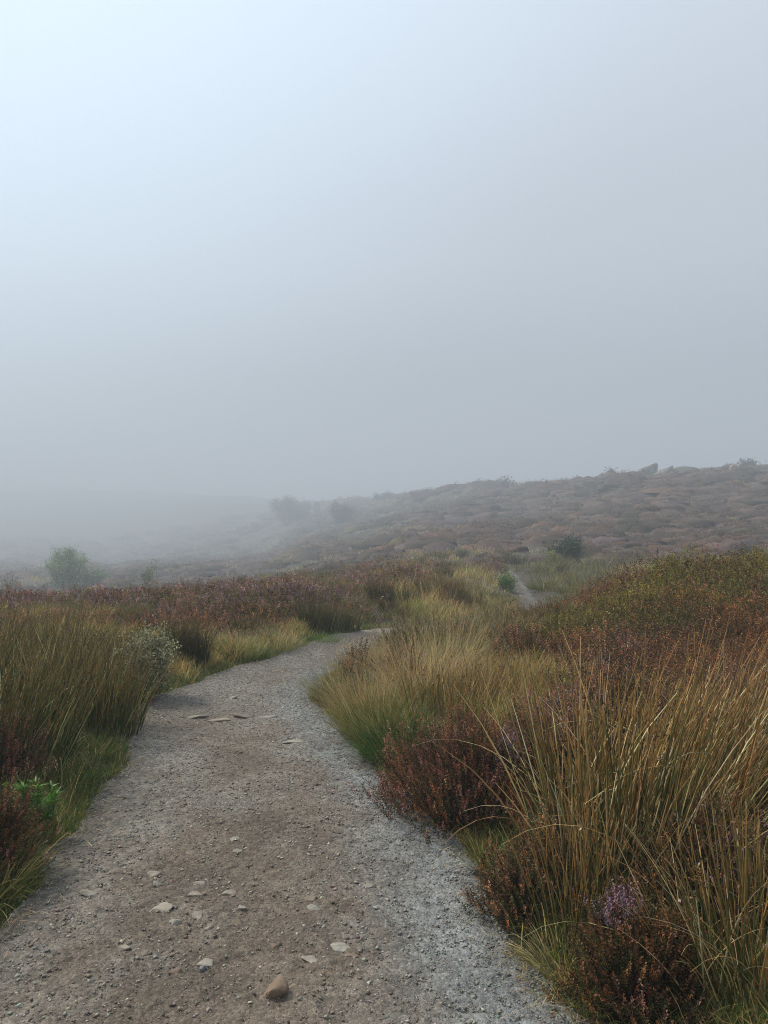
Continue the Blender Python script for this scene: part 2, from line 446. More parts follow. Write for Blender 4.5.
PY, TT = np.meshgrid(py_, tt, indexing='ij')
PX = xl(PY) + (xr(PY) - xl(PY)) * TT
pz = path_z(PX, PY)
near = sstep(7, 4, PY)
pz = pz + near * (.010 * (vnoise(PX * 55, PY * 55, 41) - .5) + .008 * (vnoise(PX * 26, PY * 26, 42) - .5))
so = soilness(PX, PY, TT)[..., None]
gritc = np.array([.205, .188, .160]) + np.array([-.012, .012, .036]) * sstep(.62, .9, TT)[..., None]
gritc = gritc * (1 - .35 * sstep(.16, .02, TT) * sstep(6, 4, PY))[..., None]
soilc = np.array([.123, .098, .076]) * (1 + .5 * (fbm(PX * 3, PY * 3, 51, 3)[..., None] - .5))
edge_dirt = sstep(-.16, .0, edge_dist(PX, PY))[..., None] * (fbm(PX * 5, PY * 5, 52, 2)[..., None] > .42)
pc = gritc * (1 - so) + soilc * so
pc = pc * (.72 + .56 * fbm(PX * 4.3, PY * 3.7, 57, 4))[..., None]
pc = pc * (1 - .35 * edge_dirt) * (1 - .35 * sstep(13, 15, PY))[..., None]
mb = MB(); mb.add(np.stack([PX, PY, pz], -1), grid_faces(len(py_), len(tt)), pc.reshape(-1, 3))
path = obj('path', mb, path_mat(), smooth=True); path['kind'] = 'structure'

# loose grit: thousands of little angular chips
OCT = np.array([[1, 0, 0], [-1, 0, 0], [0, 1, 0], [0, -1, 0], [0, 0, 1], [0, 0, -1]], float)
OF = np.array([[0, 2, 4], [2, 1, 4], [1, 3, 4], [3, 0, 4], [2, 0, 5], [1, 2, 5], [3, 1, 5], [0, 3, 5]])
def chips(mb, x, y, size, col, zf, sink=.3):
    n = len(x)
    v = OCT[None] * rng.uniform(.55, 1.1, (n, 6, 1)) + rng.normal(0, .16, (n, 6, 3))
    v = v * size[:, None, None] * np.stack([U(.7, 1.25, n), U(.6, 1, n), U(.35, .65, n)], -1)[:, None]
    a = U(0, 6.28, n); ca, sa = np.cos(a)[:, None], np.sin(a)[:, None]
    vx = v[..., 0] * ca - v[..., 1] * sa; vy = v[..., 0] * sa + v[..., 1] * ca
    tx = rng.normal(0, .25, n)[:, None]; vz = v[..., 2] + vx * tx
    z = zf(x, y)
    v = np.stack([vx + x[:, None], vy + y[:, None], vz + (z + size * (.45 - sink))[:, None]], -1)
    mb.add(v, (OF[None] + (np.arange(n) * 6)[:, None, None]).reshape(-1, 3), np.repeat(col[:, None], 6, 1))
n = 150000
y = 1.9 + (U(0, 1, n) ** 1.7) * 9.5
t = U(0, 1, n)
t = np.where(U(0, 1, n) < .45, np.where(U(0, 1, n) < .5, t ** 2 * .5, 1 - t ** 2 * .45), t)
x = xl(y) + (xr(y) - xl(y)) * t
so1 = soilness(x, y, t)
keep = U(0, 1, n) < (1 - .55 * so1)
x, y, t, so1 = x[keep], y[keep], t[keep], so1[keep]; n = len(x)
size = .0031 * np.exp(rng.normal(0, .50, n)) * (1 + .08 * (y - 2))
size = np.clip(size, .0015, .016)
big = U(0, 1, n) < np.where(so1 > .4, .075, .015)
size = np.minimum(np.where(big, size * U(1.8, 3.0, n), size), .0135)
grey = pick([(.195, .187, .168), (.25, .243, .222), (.125, .12, .112), (.33, .315, .28), (.20, .15, .11)], [5, 3, 1.6, .5, .8], n, .13)
brn = pick([(.15, .118, .09), (.22, .19, .155), (.10, .078, .06), (.33, .31, .27)], [4, 3, 1.5, 1.5], n, .2)
col = np.where((U(0, 1, n) < so1 * .85)[:, None], brn, grey)
col = np.where((big & (U(0, 1, n) < .6))[:, None], pick([(.33, .30, .25), (.27, .235, .19), (.22, .17, .13)], [3, 3, 2], n, .15), col)
mb = MB(); chips(mb, x, y, size, col, path_z)
n = 520                                                 # flat stones trodden into the soil
y = 2.0 + 3.6 * U(0, 1, n) ** 1.2; t = np.clip(rng.normal(.46, .22, n), .06, .94); x = xl(y) + (xr(y) - xl(y)) * t
k = fbm(x * 2.2, y * 2.2, 66, 2) > .42; x, y = x[k], y[k]; n = len(x)
chips(mb, x, y, np.clip(.009 * np.exp(rng.normal(0, .35, n)), .005, .019), pick([(.30, .265, .22), (.24, .20, .16), (.19, .15, .115), (.27, .26, .24)], [3, 3, 2, 1], n, .15), path_z, sink=.62)
g = obj('gravel', mb, M_CHIP); g['kind'] = 'stuff'; g['label'] = 'loose grey grit and small stones over the path'

# individual stones
import bmesh
def rock(mb, rx, ry, rz_, seed, col, sub=3, cuts=16):
    r = np.random.RandomState(seed)
    bm = bmesh.new(); bmesh.ops.create_icosphere(bm, subdivisions=sub, radius=1)
    v = np.array([q.co[:] for q in bm.verts]); f = np.array([[q.index for q in fc.verts] for fc in bm.faces]); bm.free()
    for _ in range(cuts):                         # broken faces
        nn = r.normal(size=3); nn /= np.linalg.norm(nn); dd = r.uniform(.38, .80)
        k = v @ nn; v = v - np.maximum(k - dd, 0)[:, None] * nn * .92
    v = v - (v.max(0) + v.min(0)) / 2; v = v / v.max(0)
    v = v * (1 + .22 * (fbm(v[:, 0] * 2 + seed, v[:, 1] * 2 + v[:, 2], seed % 40, 3)[:, None] - .5))
    v = v * np.array([rx, ry, rz_])
    mb.add(v, f, col)
STONES = [  # px, py, half width px, half height px, tint, label
 (277, 983, 15, 12, (.27, .19, .135), 'reddish brown stone, chunkiest in the path, at its near middle'),
 (343, 942, 14, 5, (.44, .41, .36), 'flat pale stone right of centre in the brown soil, widest of the pale ones'),
 (311, 957, 11, 4, (.40, .36, .31), 'flat pinkish pale slab just left of and nearer than the widest pale stone'),
 (162, 904, 14, 3.5, (.42, .37, .31), 'long thin pale stone at the left end of the stone scatter'),
 (174, 916, 10, 4.5, (.40, .37, .32), 'rounded pale stone just nearer than the long thin pale one'),
 (198, 911, 6, 5, (.38, .34, .29), 'small upright buff stone right of the rounded pale one'),
 (210, 922, 5, 4, (.36, .33, .28), 'tiny buff stone at the near right end of the stone scatter'),
 (155, 870, 8, 5, (.36, .32, .27), 'buff stone with a domed top, left and far end of the scatter'),
 (158, 879, 6, 4, (.38, .35, .30), 'small stone touching the near side of the domed buff stone'),
 (200, 878, 8, 3, (.37, .34, .29), 'low pale stone in the soil beyond the scatter, centre left'),
 (231, 887, 10, 3, (.36, .32, .27), 'low slanting buff stone near the path centre'),
 (196, 890, 10, 2.5, (.34, .30, .25), 'thin sliver of buff stone lying between two low pale stones'),
 (243, 903, 6, 4, (.37, .34, .29), 'squat pale stone alone left of the path centre'),
 (239, 919, 7, 4, (.25, .20, .15), 'small brown stone sunk in soil near the path centre'),
 (315, 905, 9, 4, (.38, .36, .32), 'pale stone with a notched top on the right of the brown soil'),
 (311, 895, 7, 3, (.28, .23, .18), 'darker sloping stone just beyond the notched pale stone'),
 (273, 942, 9, 4, (.21, .15, .11), 'dull brown stone half buried beyond the chunky reddish one'),
 (90, 891, 10, 4, (.34, .31, .26), 'dull buff stone alone near the left edge of the path'),
 (203, 963, 3.5, 3.5, (.21, .23, .25), 'small blue grey cube of stone among pale grit'),
 (206, 957, 10, 3, (.36, .33, .28), 'pale sloping stone behind the small blue grey one'),
 (352, 951, 7, 3, (.25, .18, .13), 'reddish flake beside the widest pale stone'),
 (178, 965, 9, 4, (.22, .16, .12), 'rusty flat stone left of the small blue grey one'),
 (126, 944, 9, 4, (.34, .31, .26), 'pale grey flat stone in the grit at the near left'),
 (235, 835, 7, 3, (.36, .34, .30), 'pale stone alone in the middle distance of the path'),
 (238, 846, 6, 2.5, (.30, .27, .23), 'small buff stone just nearer than the lone pale one'),
 (197, 714, 12, 3, (.30, .27, .23), 'broad flat stone bedded in the path before the bend, left'),
 (221, 717, 13, 3, (.36, .32, .26), 'broad buff stone bedded in the path before the bend, centre'),
 (244, 714, 12, 3, (.21, .18, .15), 'dark rough stone bedded beside the broad buff one'),
 (268, 716, 10, 2, (.30, .28, .25), 'low grey stone at the right end of the bedded row'),
 (293, 741, 12, 2.5, (.38, .35, .30), 'flat pale stone flush with the grit before the grass tussocks'),
 (232, 696, 7, 2.5, (.36, .34, .30), 'small pale stone beyond the bedded row'),
 (370, 883, 6, 2.5, (.33, .30, .26), 'small buff stone where brown soil meets right hand grit'),
]
for k, (px, py, hw, hh, tc_, lab) in enumerate(STONES):
    D = EYE * F / (py + hh * .6 - HOR); x = (px - 384) / F * D
    s = D / F * .9
    mb = MB(); rz_ = hh * s * (1.0 if hh > 8 else 1.0); tc_ = tuple(.80 * q for q in tc_)
    rock(mb, hw * s, max(hw * s * .7, hh * s * 1.3), rz_, 100 + k * 7, tc_, 3)
    o = obj('stone', mb, M_STONE, smooth=False)
    o.location = (x, D, float(path_z(x, D)) + rz_ * (.25 if hh > 8 else -.12)); o.rotation_euler = (rng.normal(0, .06), rng.normal(0, .08), rng.normal(0, .15))
    o['label'] = lab; o['category'] = 'stone'; o['group'] = 'larger stones lying in the path'

# ------------------------------------------------------------------ ground cover (uncountable)
SAMP = lambda n, y0, y1, p: (lambda q: (q))((y0 ** (1 - p) + U(0, 1, n) * (y1 ** (1 - p) - y0 ** (1 - p))) ** (1 / (1 - p)))
def field(n, y0, y1, p=1.2, u=.72, xm=2.6):
    y = SAMP(n, y0, y1, p); hw = np.maximum(u * y, xm); x = U(-1, 1, n) * hw
    return x, y
def mauve_at(x, y):
    return np.clip((fbm(x * .55, y * .45, 61, 3) - .47) * 6, 0, 1)
def kind_w(x, y):
    """how heathery each spot is (0..1)"""
    ed = edge_dist(x, y); left = x < xl(y)
    xo, yo, kk = grain(x, y)
    n = fbm(xo * .5, yo * .5, 71, 3); n2 = fbm(xo * 1.3, yo * 1.3, 72, 3)
    onmound = (mound(x, y) > .07) | (~left & (y > 5.2) & (y < 12) & (x > 1.75 + (n2 - .5) * 1.2))
    hl = sstep(.45, 1.0, ed) * sstep(6.3, 7.4, y) * (1 - sstep(21, 24, yo))           # left moor
    hl = hl * (1 - sstep(-.02, .05, xo / np.maximum(yo, 1) + (n2 - .5) * .25))
    hl = np.maximum(hl * sstep(.40, .47, n * .5 + n2 * .5), sstep(20, 24, yo) * sstep(.48, .55, n))
    hr = np.where(onmound, sstep(.30, .42, n2 + .10), 0)
    hill = sstep(.1, .6, (base_h(x, y) - EYE) / kk + EYE + (n2 - .5) * 1.0) * sstep(21, 25, yo)      # the heather hillside
    hill = hill * (1 - sstep(.585, .63, n * .6 + n2 * .4 + .02) * .9)
    mid = sstep(16, 18, yo) * sstep(25, 22, yo) * sstep(.09, .02, xo / np.maximum(yo, 1)) * sstep(.40, .48, n)   # mauve strip beyond the bend
    h = np.where(left, np.maximum(hl, mid), np.maximum(np.maximum(hr, hill), mid))
    return h, n, n2, onmound, left, ed

# --- heather: low domes packed side by side, each ringed with shoots
H_RUST = [(0.299, 0.127, 0.052), (0.23, 0.099, 0.048), (0.38, 0.176, 0.071), (0.149, 0.077, 0.04)]
H_DARK = [(.085, .060, .030), (.060, .052, .022), (.13, .080, .040)]
H_PINK = [(.25, .12, .095), (.30, .165, .15), (.20, .095, .07), (.24, .11, .07)]
H_MAUV = [(.26, .155, .17), (.31, .20, .235), (.20, .115, .11), (.20, .105, .075)]
H_GREY = [(.20, .115, .090), (.15, .090, .070), (.25, .155, .125), (.11, .070, .052)]
H_YELL = [(0.23, 0.19, 0.041), (0.17, 0.162, 0.036), (0.3, 0.228, 0.068), (0.12, 0.104, 0.027)]
def heather_cover(mb, N, y0, y1, nS, m, p):
    yo = SAMP(N, y0, y1, p); xo = U(-1, 1, N) * np.maximum(.74 * yo, 2.6)
    k = np.array([far(q) for q in yo]) / yo; x = xo * k; y = yo * k
    h, n, n2, onm, left, ed = kind_w(x, y)
    q = (U(0, 1, N) < h) & (ed > .30)
    x, y, xo, yo, k, onm, left, n2, n = x[q], y[q], xo[q], yo[q], k[q], onm[q], left[q], n2[q], n[q]; M = len(x)
    rc = U(.15, .34, M) * (yo / 9) ** .35 * k * np.where(yo > 23, U(.8, 1.7, M), 1); hc = rc * U(.35, 1.0, M) * (.5 + 1.1 * fbm(xo * .8, yo * .8, 97, 2))
    rc = np.where(onm, rc * 1.25, rc); hc = np.where(yo > 23, np.minimum(hc, rc * .62), np.where(onm, hc * 1.2, hc))
    ps = fbm(xo * .7, yo * .7, 91, 3); pr = fbm(xo * 1.1, yo * 1.1, 81, 3); mv = fbm(xo * .55, yo * .45, 61, 3)
    cls = np.full(M, 1)
    r = U(0, 1, M)
    cls = np.where(r < np.clip((pr - .25) * 2.6, .15, .85), 0, 1)                        # rusty / dark
    pk = np.where(onm, .16, np.where(yo < 24, .50, .10))
    cls = np.where(U(0, 1, M) < pk * (.4 + 1.4 * sstep(.42, .6, mv)), 2, cls)
    cls = np.where((~onm) & (U(0, 1, M) < np.where((yo > 11) & (yo < 25), .30, .04) * (.3 + 1.8 * sstep(.42, .6, mv))), 3, cls)
    cls = np.where((yo > 23) & (U(0, 1, M) < .62), 4, cls)
    cls = np.where(onm & (U(0, 1, M) < .66 * sstep(.49, .57, ps)), 5, cls)
    cls = np.where(left & (U(0, 1, M) < .30 * sstep(.5, .6, fbm(xo * .9, yo * .9, 93, 3))), 5, cls)
    tint = np.clip((1 + rng.normal(0, .30, (M, 1)) * np.where(yo > 23, 1.3, 1)[:, None] + rng.normal(0, .05, (M, 3))) * np.where(yo > 23, .88, 1)[:, None], .3, 1.9)
    I = np.repeat(np.arange(M), nS); T = len(I)
    rr = np.sqrt(U(0, 1, T)); a = U(0, 6.28, T)
    px_ = x[I] + np.cos(a) * rr * rc[I]; py_ = y[I] + np.sin(a) * rr * rc[I]
    g = edge_dist(px_, py_) > .14
    I, rr, a, px_, py_ = I[g], rr[g], a[g], px_[g], py_[g]; T = len(I)
    P = np.stack([px_, py_, ter(px_, py_) + hc[I] * (1 - rr ** 2.2) * .9 - .03 * k[I]], -1)
    D = np.stack([np.cos(a) * rr * 1.1, np.sin(a) * rr * 1.1, np.full(T, .8)], -1) + rng.normal(0, .28, (T, 3))
    L = U(.35, .75, T) * np.minimum(rc[I], .26 * k[I] + 0 * rc[I]) * 1.0
    pal = np.array([pick(q_, [3, 3, 2, 2][:len(q_)], T, .18) for q_ in (H_RUST, H_DARK, H_PINK, H_MAUV, H_GREY, H_YELL)])
    c = pal[cls[I], np.arange(T)]
    lf = pick([(.075, .072, .026), (.11, .085, .035), (.055, .048, .022)], [3, 3, 2], T)
    c = np.where((U(0, 1, T) < .22)[:, None], lf * 1.2, c) * tint[I]
    cm = np.array([np.mean(q_[:3], 0) for q_ in (H_RUST, H_DARK, H_PINK, H_MAUV, H_GREY, H_YELL)])[cls] * tint
    c = np.where(onm[I][:, None], c * .55 + cm[I] * .33, c)
    if y0 > 12:                                     # the packed foliage body of each bush
        mean = np.array([np.mean(q_[:3], 0) for q_ in (H_RUST, H_DARK, H_PINK, H_MAUV, H_GREY, H_YELL)])
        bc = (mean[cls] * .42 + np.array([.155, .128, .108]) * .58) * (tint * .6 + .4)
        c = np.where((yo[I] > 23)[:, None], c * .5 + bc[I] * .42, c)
        L = np.where(yo[I] > 23, L * .6, L)
        nu, nv = 9, 4
        th = np.linspace(0, 2 * np.pi, nu)[None, :, None]; ph = np.linspace(0, .5 * np.pi, nv)[None, None, :]
        wob = 1 + .16 * rng.normal(size=(M, nu, nv)); wob[:, -1] = wob[:, 0]; wob[:, :, -1] = wob[:, :1, -1]
        ex = U(.8, 1.25, M)[:, None, None]
        dx_ = np.cos(th) * np.cos(ph) * wob * (rc[:, None, None] * 1.0) * ex; dy_ = np.sin(th) * np.cos(ph) * wob * (rc[:, None, None] * 1.0) / ex
        zz = np.sin(ph) ** .8 * wob * np.minimum(hc, rc * .7)[:, None, None] * .75 - .10 * hc[:, None, None]
        V = np.stack([x[:, None, None] + dx_, y[:, None, None] + dy_, ter(x, y)[:, None, None] + zz], -1)
        idx = np.arange(M * nu * nv).reshape(M, nu, nv)
        F4 = np.stack([idx[:, :-1, :-1], idx[:, 1:, :-1], idx[:, 1:, 1:], idx[:, :-1, 1:]], -1).reshape(-1, 4)
        cv = np.repeat(np.repeat(bc[:, None, None], nu, 1), nv, 2) * .50 * (1 + .12 * rng.normal(size=(M, nu, nv, 1)))  # body colour dimmed to stand in for self-shadow within the foliage
        keep = (edge_dist(x, y) > rc * 1.3) & (yo > 22)
        Fk = F4.reshape(M, -1, 4)[keep].reshape(-1, 4)
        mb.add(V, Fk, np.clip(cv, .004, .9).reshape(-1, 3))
    fs = .0125 * (yo / 8) ** .75 * k * np.where(yo > 23, .8, 1)
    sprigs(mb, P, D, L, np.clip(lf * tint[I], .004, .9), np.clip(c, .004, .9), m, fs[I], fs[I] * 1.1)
mb = MB()
heather_cover(mb, 5200, 5.2, 13, 34, 13, 1.01)
heather_cover(mb, 9000, 12.5, 24, 20, 9, 1.05)
heather_cover(mb, 21000, 22, 90, 24, 6, 1.15)
hc = obj('heather_cover', mb, M_HEATH); hc['kind'] = 'stuff'; hc['label'] = 'brown and mauve heather covering the moor and hillside'

# --- grasses between, in small tufts
def tufts(mb, x, y, z, nb, L, spread, W, cols, wts, tipc=None, seg=3, lean=(0, 0), droop=.9, rad=.05, power=1.4, th=.25):
    n = len(x); N = n * nb
    rep = lambda a: np.repeat(np.broadcast_to(np.asarray(a, float), (n,)), nb)
    az = U(0, 6.28, N); r = rep(rad) * np.sqrt(U(0, 1, N))
    X = rep(x) + np.cos(az) * r; Y = rep(y) + np.sin(az) * r
    P = np.stack([X, Y, rep(z) - .01], -1)
    LL = rep(L) * U(.5, 1.1, N)
    base = pick(cols, wts, N, .22)
    tint = np.repeat(1 + rng.normal(0, .15, (n, 3)) * .5 + rng.normal(0, .24, (n, 1)), nb, 0)
    base = np.clip(base * tint, .005, .9)
    tip = base * 1.15 if tipc is None else np.clip(pick(tipc[0], tipc[1], N, .2) * tint, .005, .9)
    lx, ly = lean
    dx = np.cos(az) * th + lx; dy = np.sin(az) * th + ly
    az2 = np.arctan2(dy, dx) + rng.normal(0, .8, N)
    th0 = np.hypot(dx, dy) * U(.3, 1.3, N)
    blades(mb, P, LL, az2, th0, U(.1, 1, N) * droop, rep(W) * U(.6, 1.2, N), base * np.array([.8, .9, .8]), base, tip, seg, power=power)

GREEN = [(0.069, 0.121, 0.021), (0.1, 0.151, 0.026), (0.159, 0.171, 0.037), (0.275, 0.221, 0.079)]
OLIVE = [(0.112, 0.112, 0.029), (0.163, 0.146, 0.043), (0.074, 0.089, 0.021), (0.253, 0.208, 0.078), (0.163, 0.1, 0.033)]
PALE = [(0.519, 0.381, 0.152), (0.649, 0.493, 0.228), (0.354, 0.258, 0.085), (0.212, 0.185, 0.048), (0.472, 0.258, 0.085)]
mbg = MB()
# verge lawn: short bright grass close to the path
n = 15000
y = SAMP(n, 2.2, 13, 1.1); side = U(0, 1, n) < .55
wv = np.where(side, .42 + .25 * vnoise(y * 1.3, 0, 9), .18)
o_ = np.abs(rng.normal(0, .5, n)) * wv - .03
x = np.where(side, xl(y) - o_, xr(y) + o_)
k = (vnoise(x * 9, y * 9, 14) * .5 + fbm(x * 2.3, y * 2.3, 15, 2) * .5) > np.where(side, .36, .52)
side = side[k]
x, y, o_ = x[k], y[k], o_[k]
z = ter(x, y)
for q, cw in ((side, [4, 4, 2.5, 1.4, .6, .3, .6]), (~side, [.6, .9, 1.6, 2, 2, 1, 2])):
    tufts(mbg, x[q], y[q], z[q], 9, np.where(o_[q] < .03, .04, .085) * U(.4, 1.15, q.sum()), 0, .0036, GREEN + PALE[:3], cw, seg=3, droop=.9, rad=.045, th=.5)
# a wilder fringe further in
n = 3600
y = SAMP(n, 2.2, 12, 1.1); side = U(0, 1, n) < .5
o_ = U(.10, .75, n); x = np.where(side, xl(y) - o_, xr(y) + o_ * .8)
z = ter(x, y)
tufts(mbg, x, y, z, 12, .15 * U(.6, 1.4, n), 0, .0036, GREEN + PALE[:3], [2, 3, 3, 2, 1.2, .8, 1.5], seg=4, droop=1.2, rad=.06, th=.4)
g = obj('verge_grass', mbg, M_GRASS); g['kind'] = 'stuff'; g['label'] = 'short green grass along both edges of the path'

mbl = MB()
n = 2600
y = SAMP(n, 2.1, 10, 1.2); sd_ = U(0, 1, n) < .5; o_ = np.abs(rng.normal(0, .13, n)) - .06
x = np.where(sd_, xl(y) + o_, xr(y) - o_)
P = np.stack([x, y, path_z(x, y) + .012], -1); c = pick([(.42, .31, .15), (.26, .16, .08), (.16, .10, .06), (.5, .4, .24), (.12, .13, .04)], [3, 3, 3, 1, 1], n)
blades(mbl, P, U(.02, .11, n), U(0, 6.28, n), U(1.35, 1.55, n), U(-.1, .2, n), .0028, c, c, c, 3)
lt = obj('plant_litter', mbl, M_GRASS); lt['kind'] = 'stuff'; lt['label'] = 'dead stalks and bits of heather littering the path edges'
mbg = MB()
N = 40000
yo = SAMP(N, 5.0, 60, 1.1); xo = U(-1, 1, N) * np.maximum(.74 * yo, 2.6)
kf = np.array([far(q) for q in yo]) / yo; x = xo * kf; y = yo * kf
h, nn, n2, onm, left, ed = kind_w(x, y)
k = (ed > .22) & (U(0, 1, N) > h * .98) & ~(onm & (U(0, 1, N) < .6)) & ~(left & (y < 6.5))
x, y, n2, left, nn, h, onm, ed, yo, kf, xo = [q[k] for q in (x, y, n2, left, nn, h, onm, ed, yo, kf, xo)]
z = ter(x, y); sc_ = np.clip((yo / 7) ** .75, .8, 6)
pal = (fbm(xo * .35 + 3, yo * .35, 75, 3) > .53) | (yo > 24) & (U(0, 1, len(x)) < .45)
pal = np.where((y < 13) & ~left, (y < 7.6) & (U(0, 1, len(x)) < .75), pal)
clmp = .45 + 1.1 * fbm(xo * 1.4, yo * 1.4, 77, 2)
Lh = .24 * np.where(yo > 24, .6, 1) * (1 + .22 * np.clip(sc_, 1, 3)) * np.where(onm, .5, 1) * np.where(ed < .8, np.where(left, .7, .5), 1) * kf * clmp
for msk, cols, wts in ((pal, PALE, [1.8, .7, 2.6, 2.8, 1]), (~pal, OLIVE, [3, 2.5, 2.5, 1.6, 1])):
    for lo, hi, nb in ((0, 12, 26), (12, 24, 14), (24, 100, 9)):
        q = msk & (yo >= lo) & (yo < hi)
        if q.sum(): tufts(mbg, x[q], y[q], z[q], nb, Lh[q] * U(.6, 1.25, q.sum()), 0, .0045 * sc_[q] * kf[q], cols, wts, seg=3, droop=1.0, rad=.07 * sc_[q] * kf[q], th=.35, lean=(.10, -.03))
n = 4200                                                # thick grass under and beside the near rushes
y = U(-1.5, 6.6, n); lft = U(0, 1, n) < .5; o_ = .35 + 4.5 * U(0, 1, n) ** 1.3
x = np.where(lft, xl(y) - o_, xr(y) + o_)
cl2 = .5 + fbm(x * 1.4, y * 1.4, 78, 2)
for q, cols in ((vnoise(x * 1.1, y * 1.1, 79) > .5, PALE), (vnoise(x * 1.1, y * 1.1, 79) <= .5, OLIVE)):
    tufts(mbg, x[q], y[q], ter(x[q], y[q]), 18, .19 * cl2[q] * U(.6, 1.2, q.sum()), 0, .0045, cols, [2, 1, 3, 3, 1], seg=4, droop=1.1, rad=.09, th=.45)
g = obj('moor_grass', mbg, M_GRASS); g['kind'] = 'stuff'; g['label'] = 'olive and straw coloured grass between the heather'

# ------------------------------------------------------------------ plant builders (things)
RG = [(.060, .080, .020), (.115, .125, .032), (.038, .048, .014)]
RT = [(.40, .21, .065), (.34, .16, .045), (.48, .29, .10), (.20, .14, .045)]
ST = [(.66, .50, .24), (.54, .38, .16), (.76, .62, .36), (.44, .23, .08)]
def rush(loc, rx, ry, h, n, label, lean=(0, 0), fan=.22, dead=.25, W=.0045, dark=1.0, group='clumps of rush', fanx=0, seg=5, tips=1.0, arch=0, name='rush_clump', tint=(1, 1, 1)):
    x0, y0 = loc
    dark = dark * np.array(tint)
    t = thing(name, label, 'rushes', (x0, y0, float(ter(x0, y0))), group)
    z0 = t.location.z
    def stems(n, live):
        mb = MB()
        r = np.sqrt(U(0, 1, n)); a = U(0, 6.28, n)
        lx = np.cos(a) * r * rx; ly = np.sin(a) * r * ry
        lz = ter(x0 + lx, y0 + ly) - z0 - .02
        P = np.stack([lx, ly, lz], -1)
        dx = np.cos(a) * r * fan + lean[0] + fanx * (lx / rx) + rng.normal(0, .07, n)
        dy = np.sin(a) * r * fan + lean[1] + rng.normal(0, .07, n)
        az = np.arctan2(dy, dx) + rng.normal(0, .3, n); th0 = np.hypot(dx, dy)
        L = h * np.clip(rng.normal(.80, .15, n), .3, 1.12)
        if live:
            c0 = pick(RG, [3, 2, 2], n); c1 = pick(RG + RT[:2], [3, 5, 1.5, .9 * tips, .9 * tips], n, .28); c2 = pick(RT, [3, 2.5, 2.5, 2], n, .28)
            th1 = U(-.05, .55, n)
        else:
            c1 = pick(ST, [3, 3, 1.6, 2.5], n); c0 = c1 * np.array([.75, .7, .6]); c2 = c1 * 1.1
            L = L * U(.45, 1, n); th1 = U(.0, .7, n); th0 = th0 + np.abs(rng.normal(0, .12, n))
        p = blades(mb, P, L, az, th0, th1, W * U(.55, 1.3, n), c0 * dark, c1 * dark, c2 * dark, seg, prism=True, taper=.7)
        return mb, p, c2 * dark
    m1, p, c2 = stems(int(n * (1 - dead)), True)
    if dead > 0:
        m2, _, _ = stems(int(n * dead), False)
        o = obj('dead_stems', m2, M_RUSH, t); o['label'] = 'bleached dead stems'
    # little brown flower clusters on the side of some stems
    k = rng.rand(len(p)) < .22
    q = p[k][:, -2] * .7 + p[k][:, -1] * .3
    if len(q):
        m = 5; Q = np.repeat(q, m, 0) + rng.normal(0, .004, (len(q) * m, 3))
        leaves(m1, Q, rng.normal(size=Q.shape) + np.array([0, 0, .4]), .016, .008, jit((.13, .075, .035), len(Q)))
    obj('green_stems', m1, M_RUSH, t)
    if arch:
        n = arch; mb = MB()
        a = U(0, 6.28, n); r = np.sqrt(U(0, 1, n))
        P = np.stack([np.cos(a) * r * rx, np.sin(a) * r * ry, np.full(n, .0)], -1)
        c = pick(ST, [3, 2, 3, 1.5], n)
        az = rng.choice([0.2, 2.8, -1.2, -2.2, 0.0], n) + rng.normal(0, .4, n)
        blades(mb, P, h * U(.6, 1.05, n), az, U(.25, .75, n), U(.5, 1.6, n), W * U(.6, 1.0, n), c, c, c, 8, prism=True, power=1.6)
        obj('bent_stems', mb, M_RUSH, t)['label'] = 'pale broken stems bent over'
    return t

def tussock(loc, rad, h, n, label, cols, wts, lean=(0, 0), droop=1.1, W=.004, group='tussocks of grass', cat='grass tussock', seed_frac=.0, name='grass_tussock', th=.5, squash=1.0):
    x0, y0 = loc
    t = thing(name, label, cat, (x0, y0, float(ter(x0, y0))), group); z0 = t.location.z
    mb = MB()
    a = U(0, 6.28, n); r = np.sqrt(U(0, 1, n)); lx = np.cos(a) * r * rad; ly = np.sin(a) * r * rad * squash
    P = np.stack([lx, ly, ter(x0 + lx, y0 + ly) - z0 - .01], -1)
    dx = np.cos(a) * r * th + lean[0] + rng.normal(0, .12, n); dy = np.sin(a) * r * th + lean[1] + rng.normal(0, .12, n)
    c = np.clip(pick(cols, wts, n, .30) * 1.3, .004, .9)
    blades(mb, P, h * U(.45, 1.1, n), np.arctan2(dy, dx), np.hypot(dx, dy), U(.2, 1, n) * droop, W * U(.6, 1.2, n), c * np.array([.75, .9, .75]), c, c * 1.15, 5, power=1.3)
    if seed_frac:
        m = max(3, int(n * seed_frac)); a = U(0, 6.28, m); r = np.sqrt(U(0, 1, m))
        P = np.stack([np.cos(a) * r * rad * .8, np.sin(a) * r * rad * .8 * squash, np.zeros(m)], -1); c = pick(PALE[:2], [1, 1], m)
        p = blades(mb, P, h * U(.9, 1.35, m), a, r * th * .6 + .05, U(.1, .4, m), .0022, c, c, c, 5)
        Q = np.repeat(p[:, -1], 9, 0) + rng.normal(0, .004, (m * 9, 3)) - np.stack([0 * U(0, 1, m * 9), 0 * U(0, 1, m * 9), U(0, .08, m * 9)], -1)
        leaves(mb, Q, rng.normal(size=Q.shape) * .5 + np.array([0, 0, 1.]), .016, .005, jit((.34, .25, .14), len(Q)))
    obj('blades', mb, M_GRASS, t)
    return t

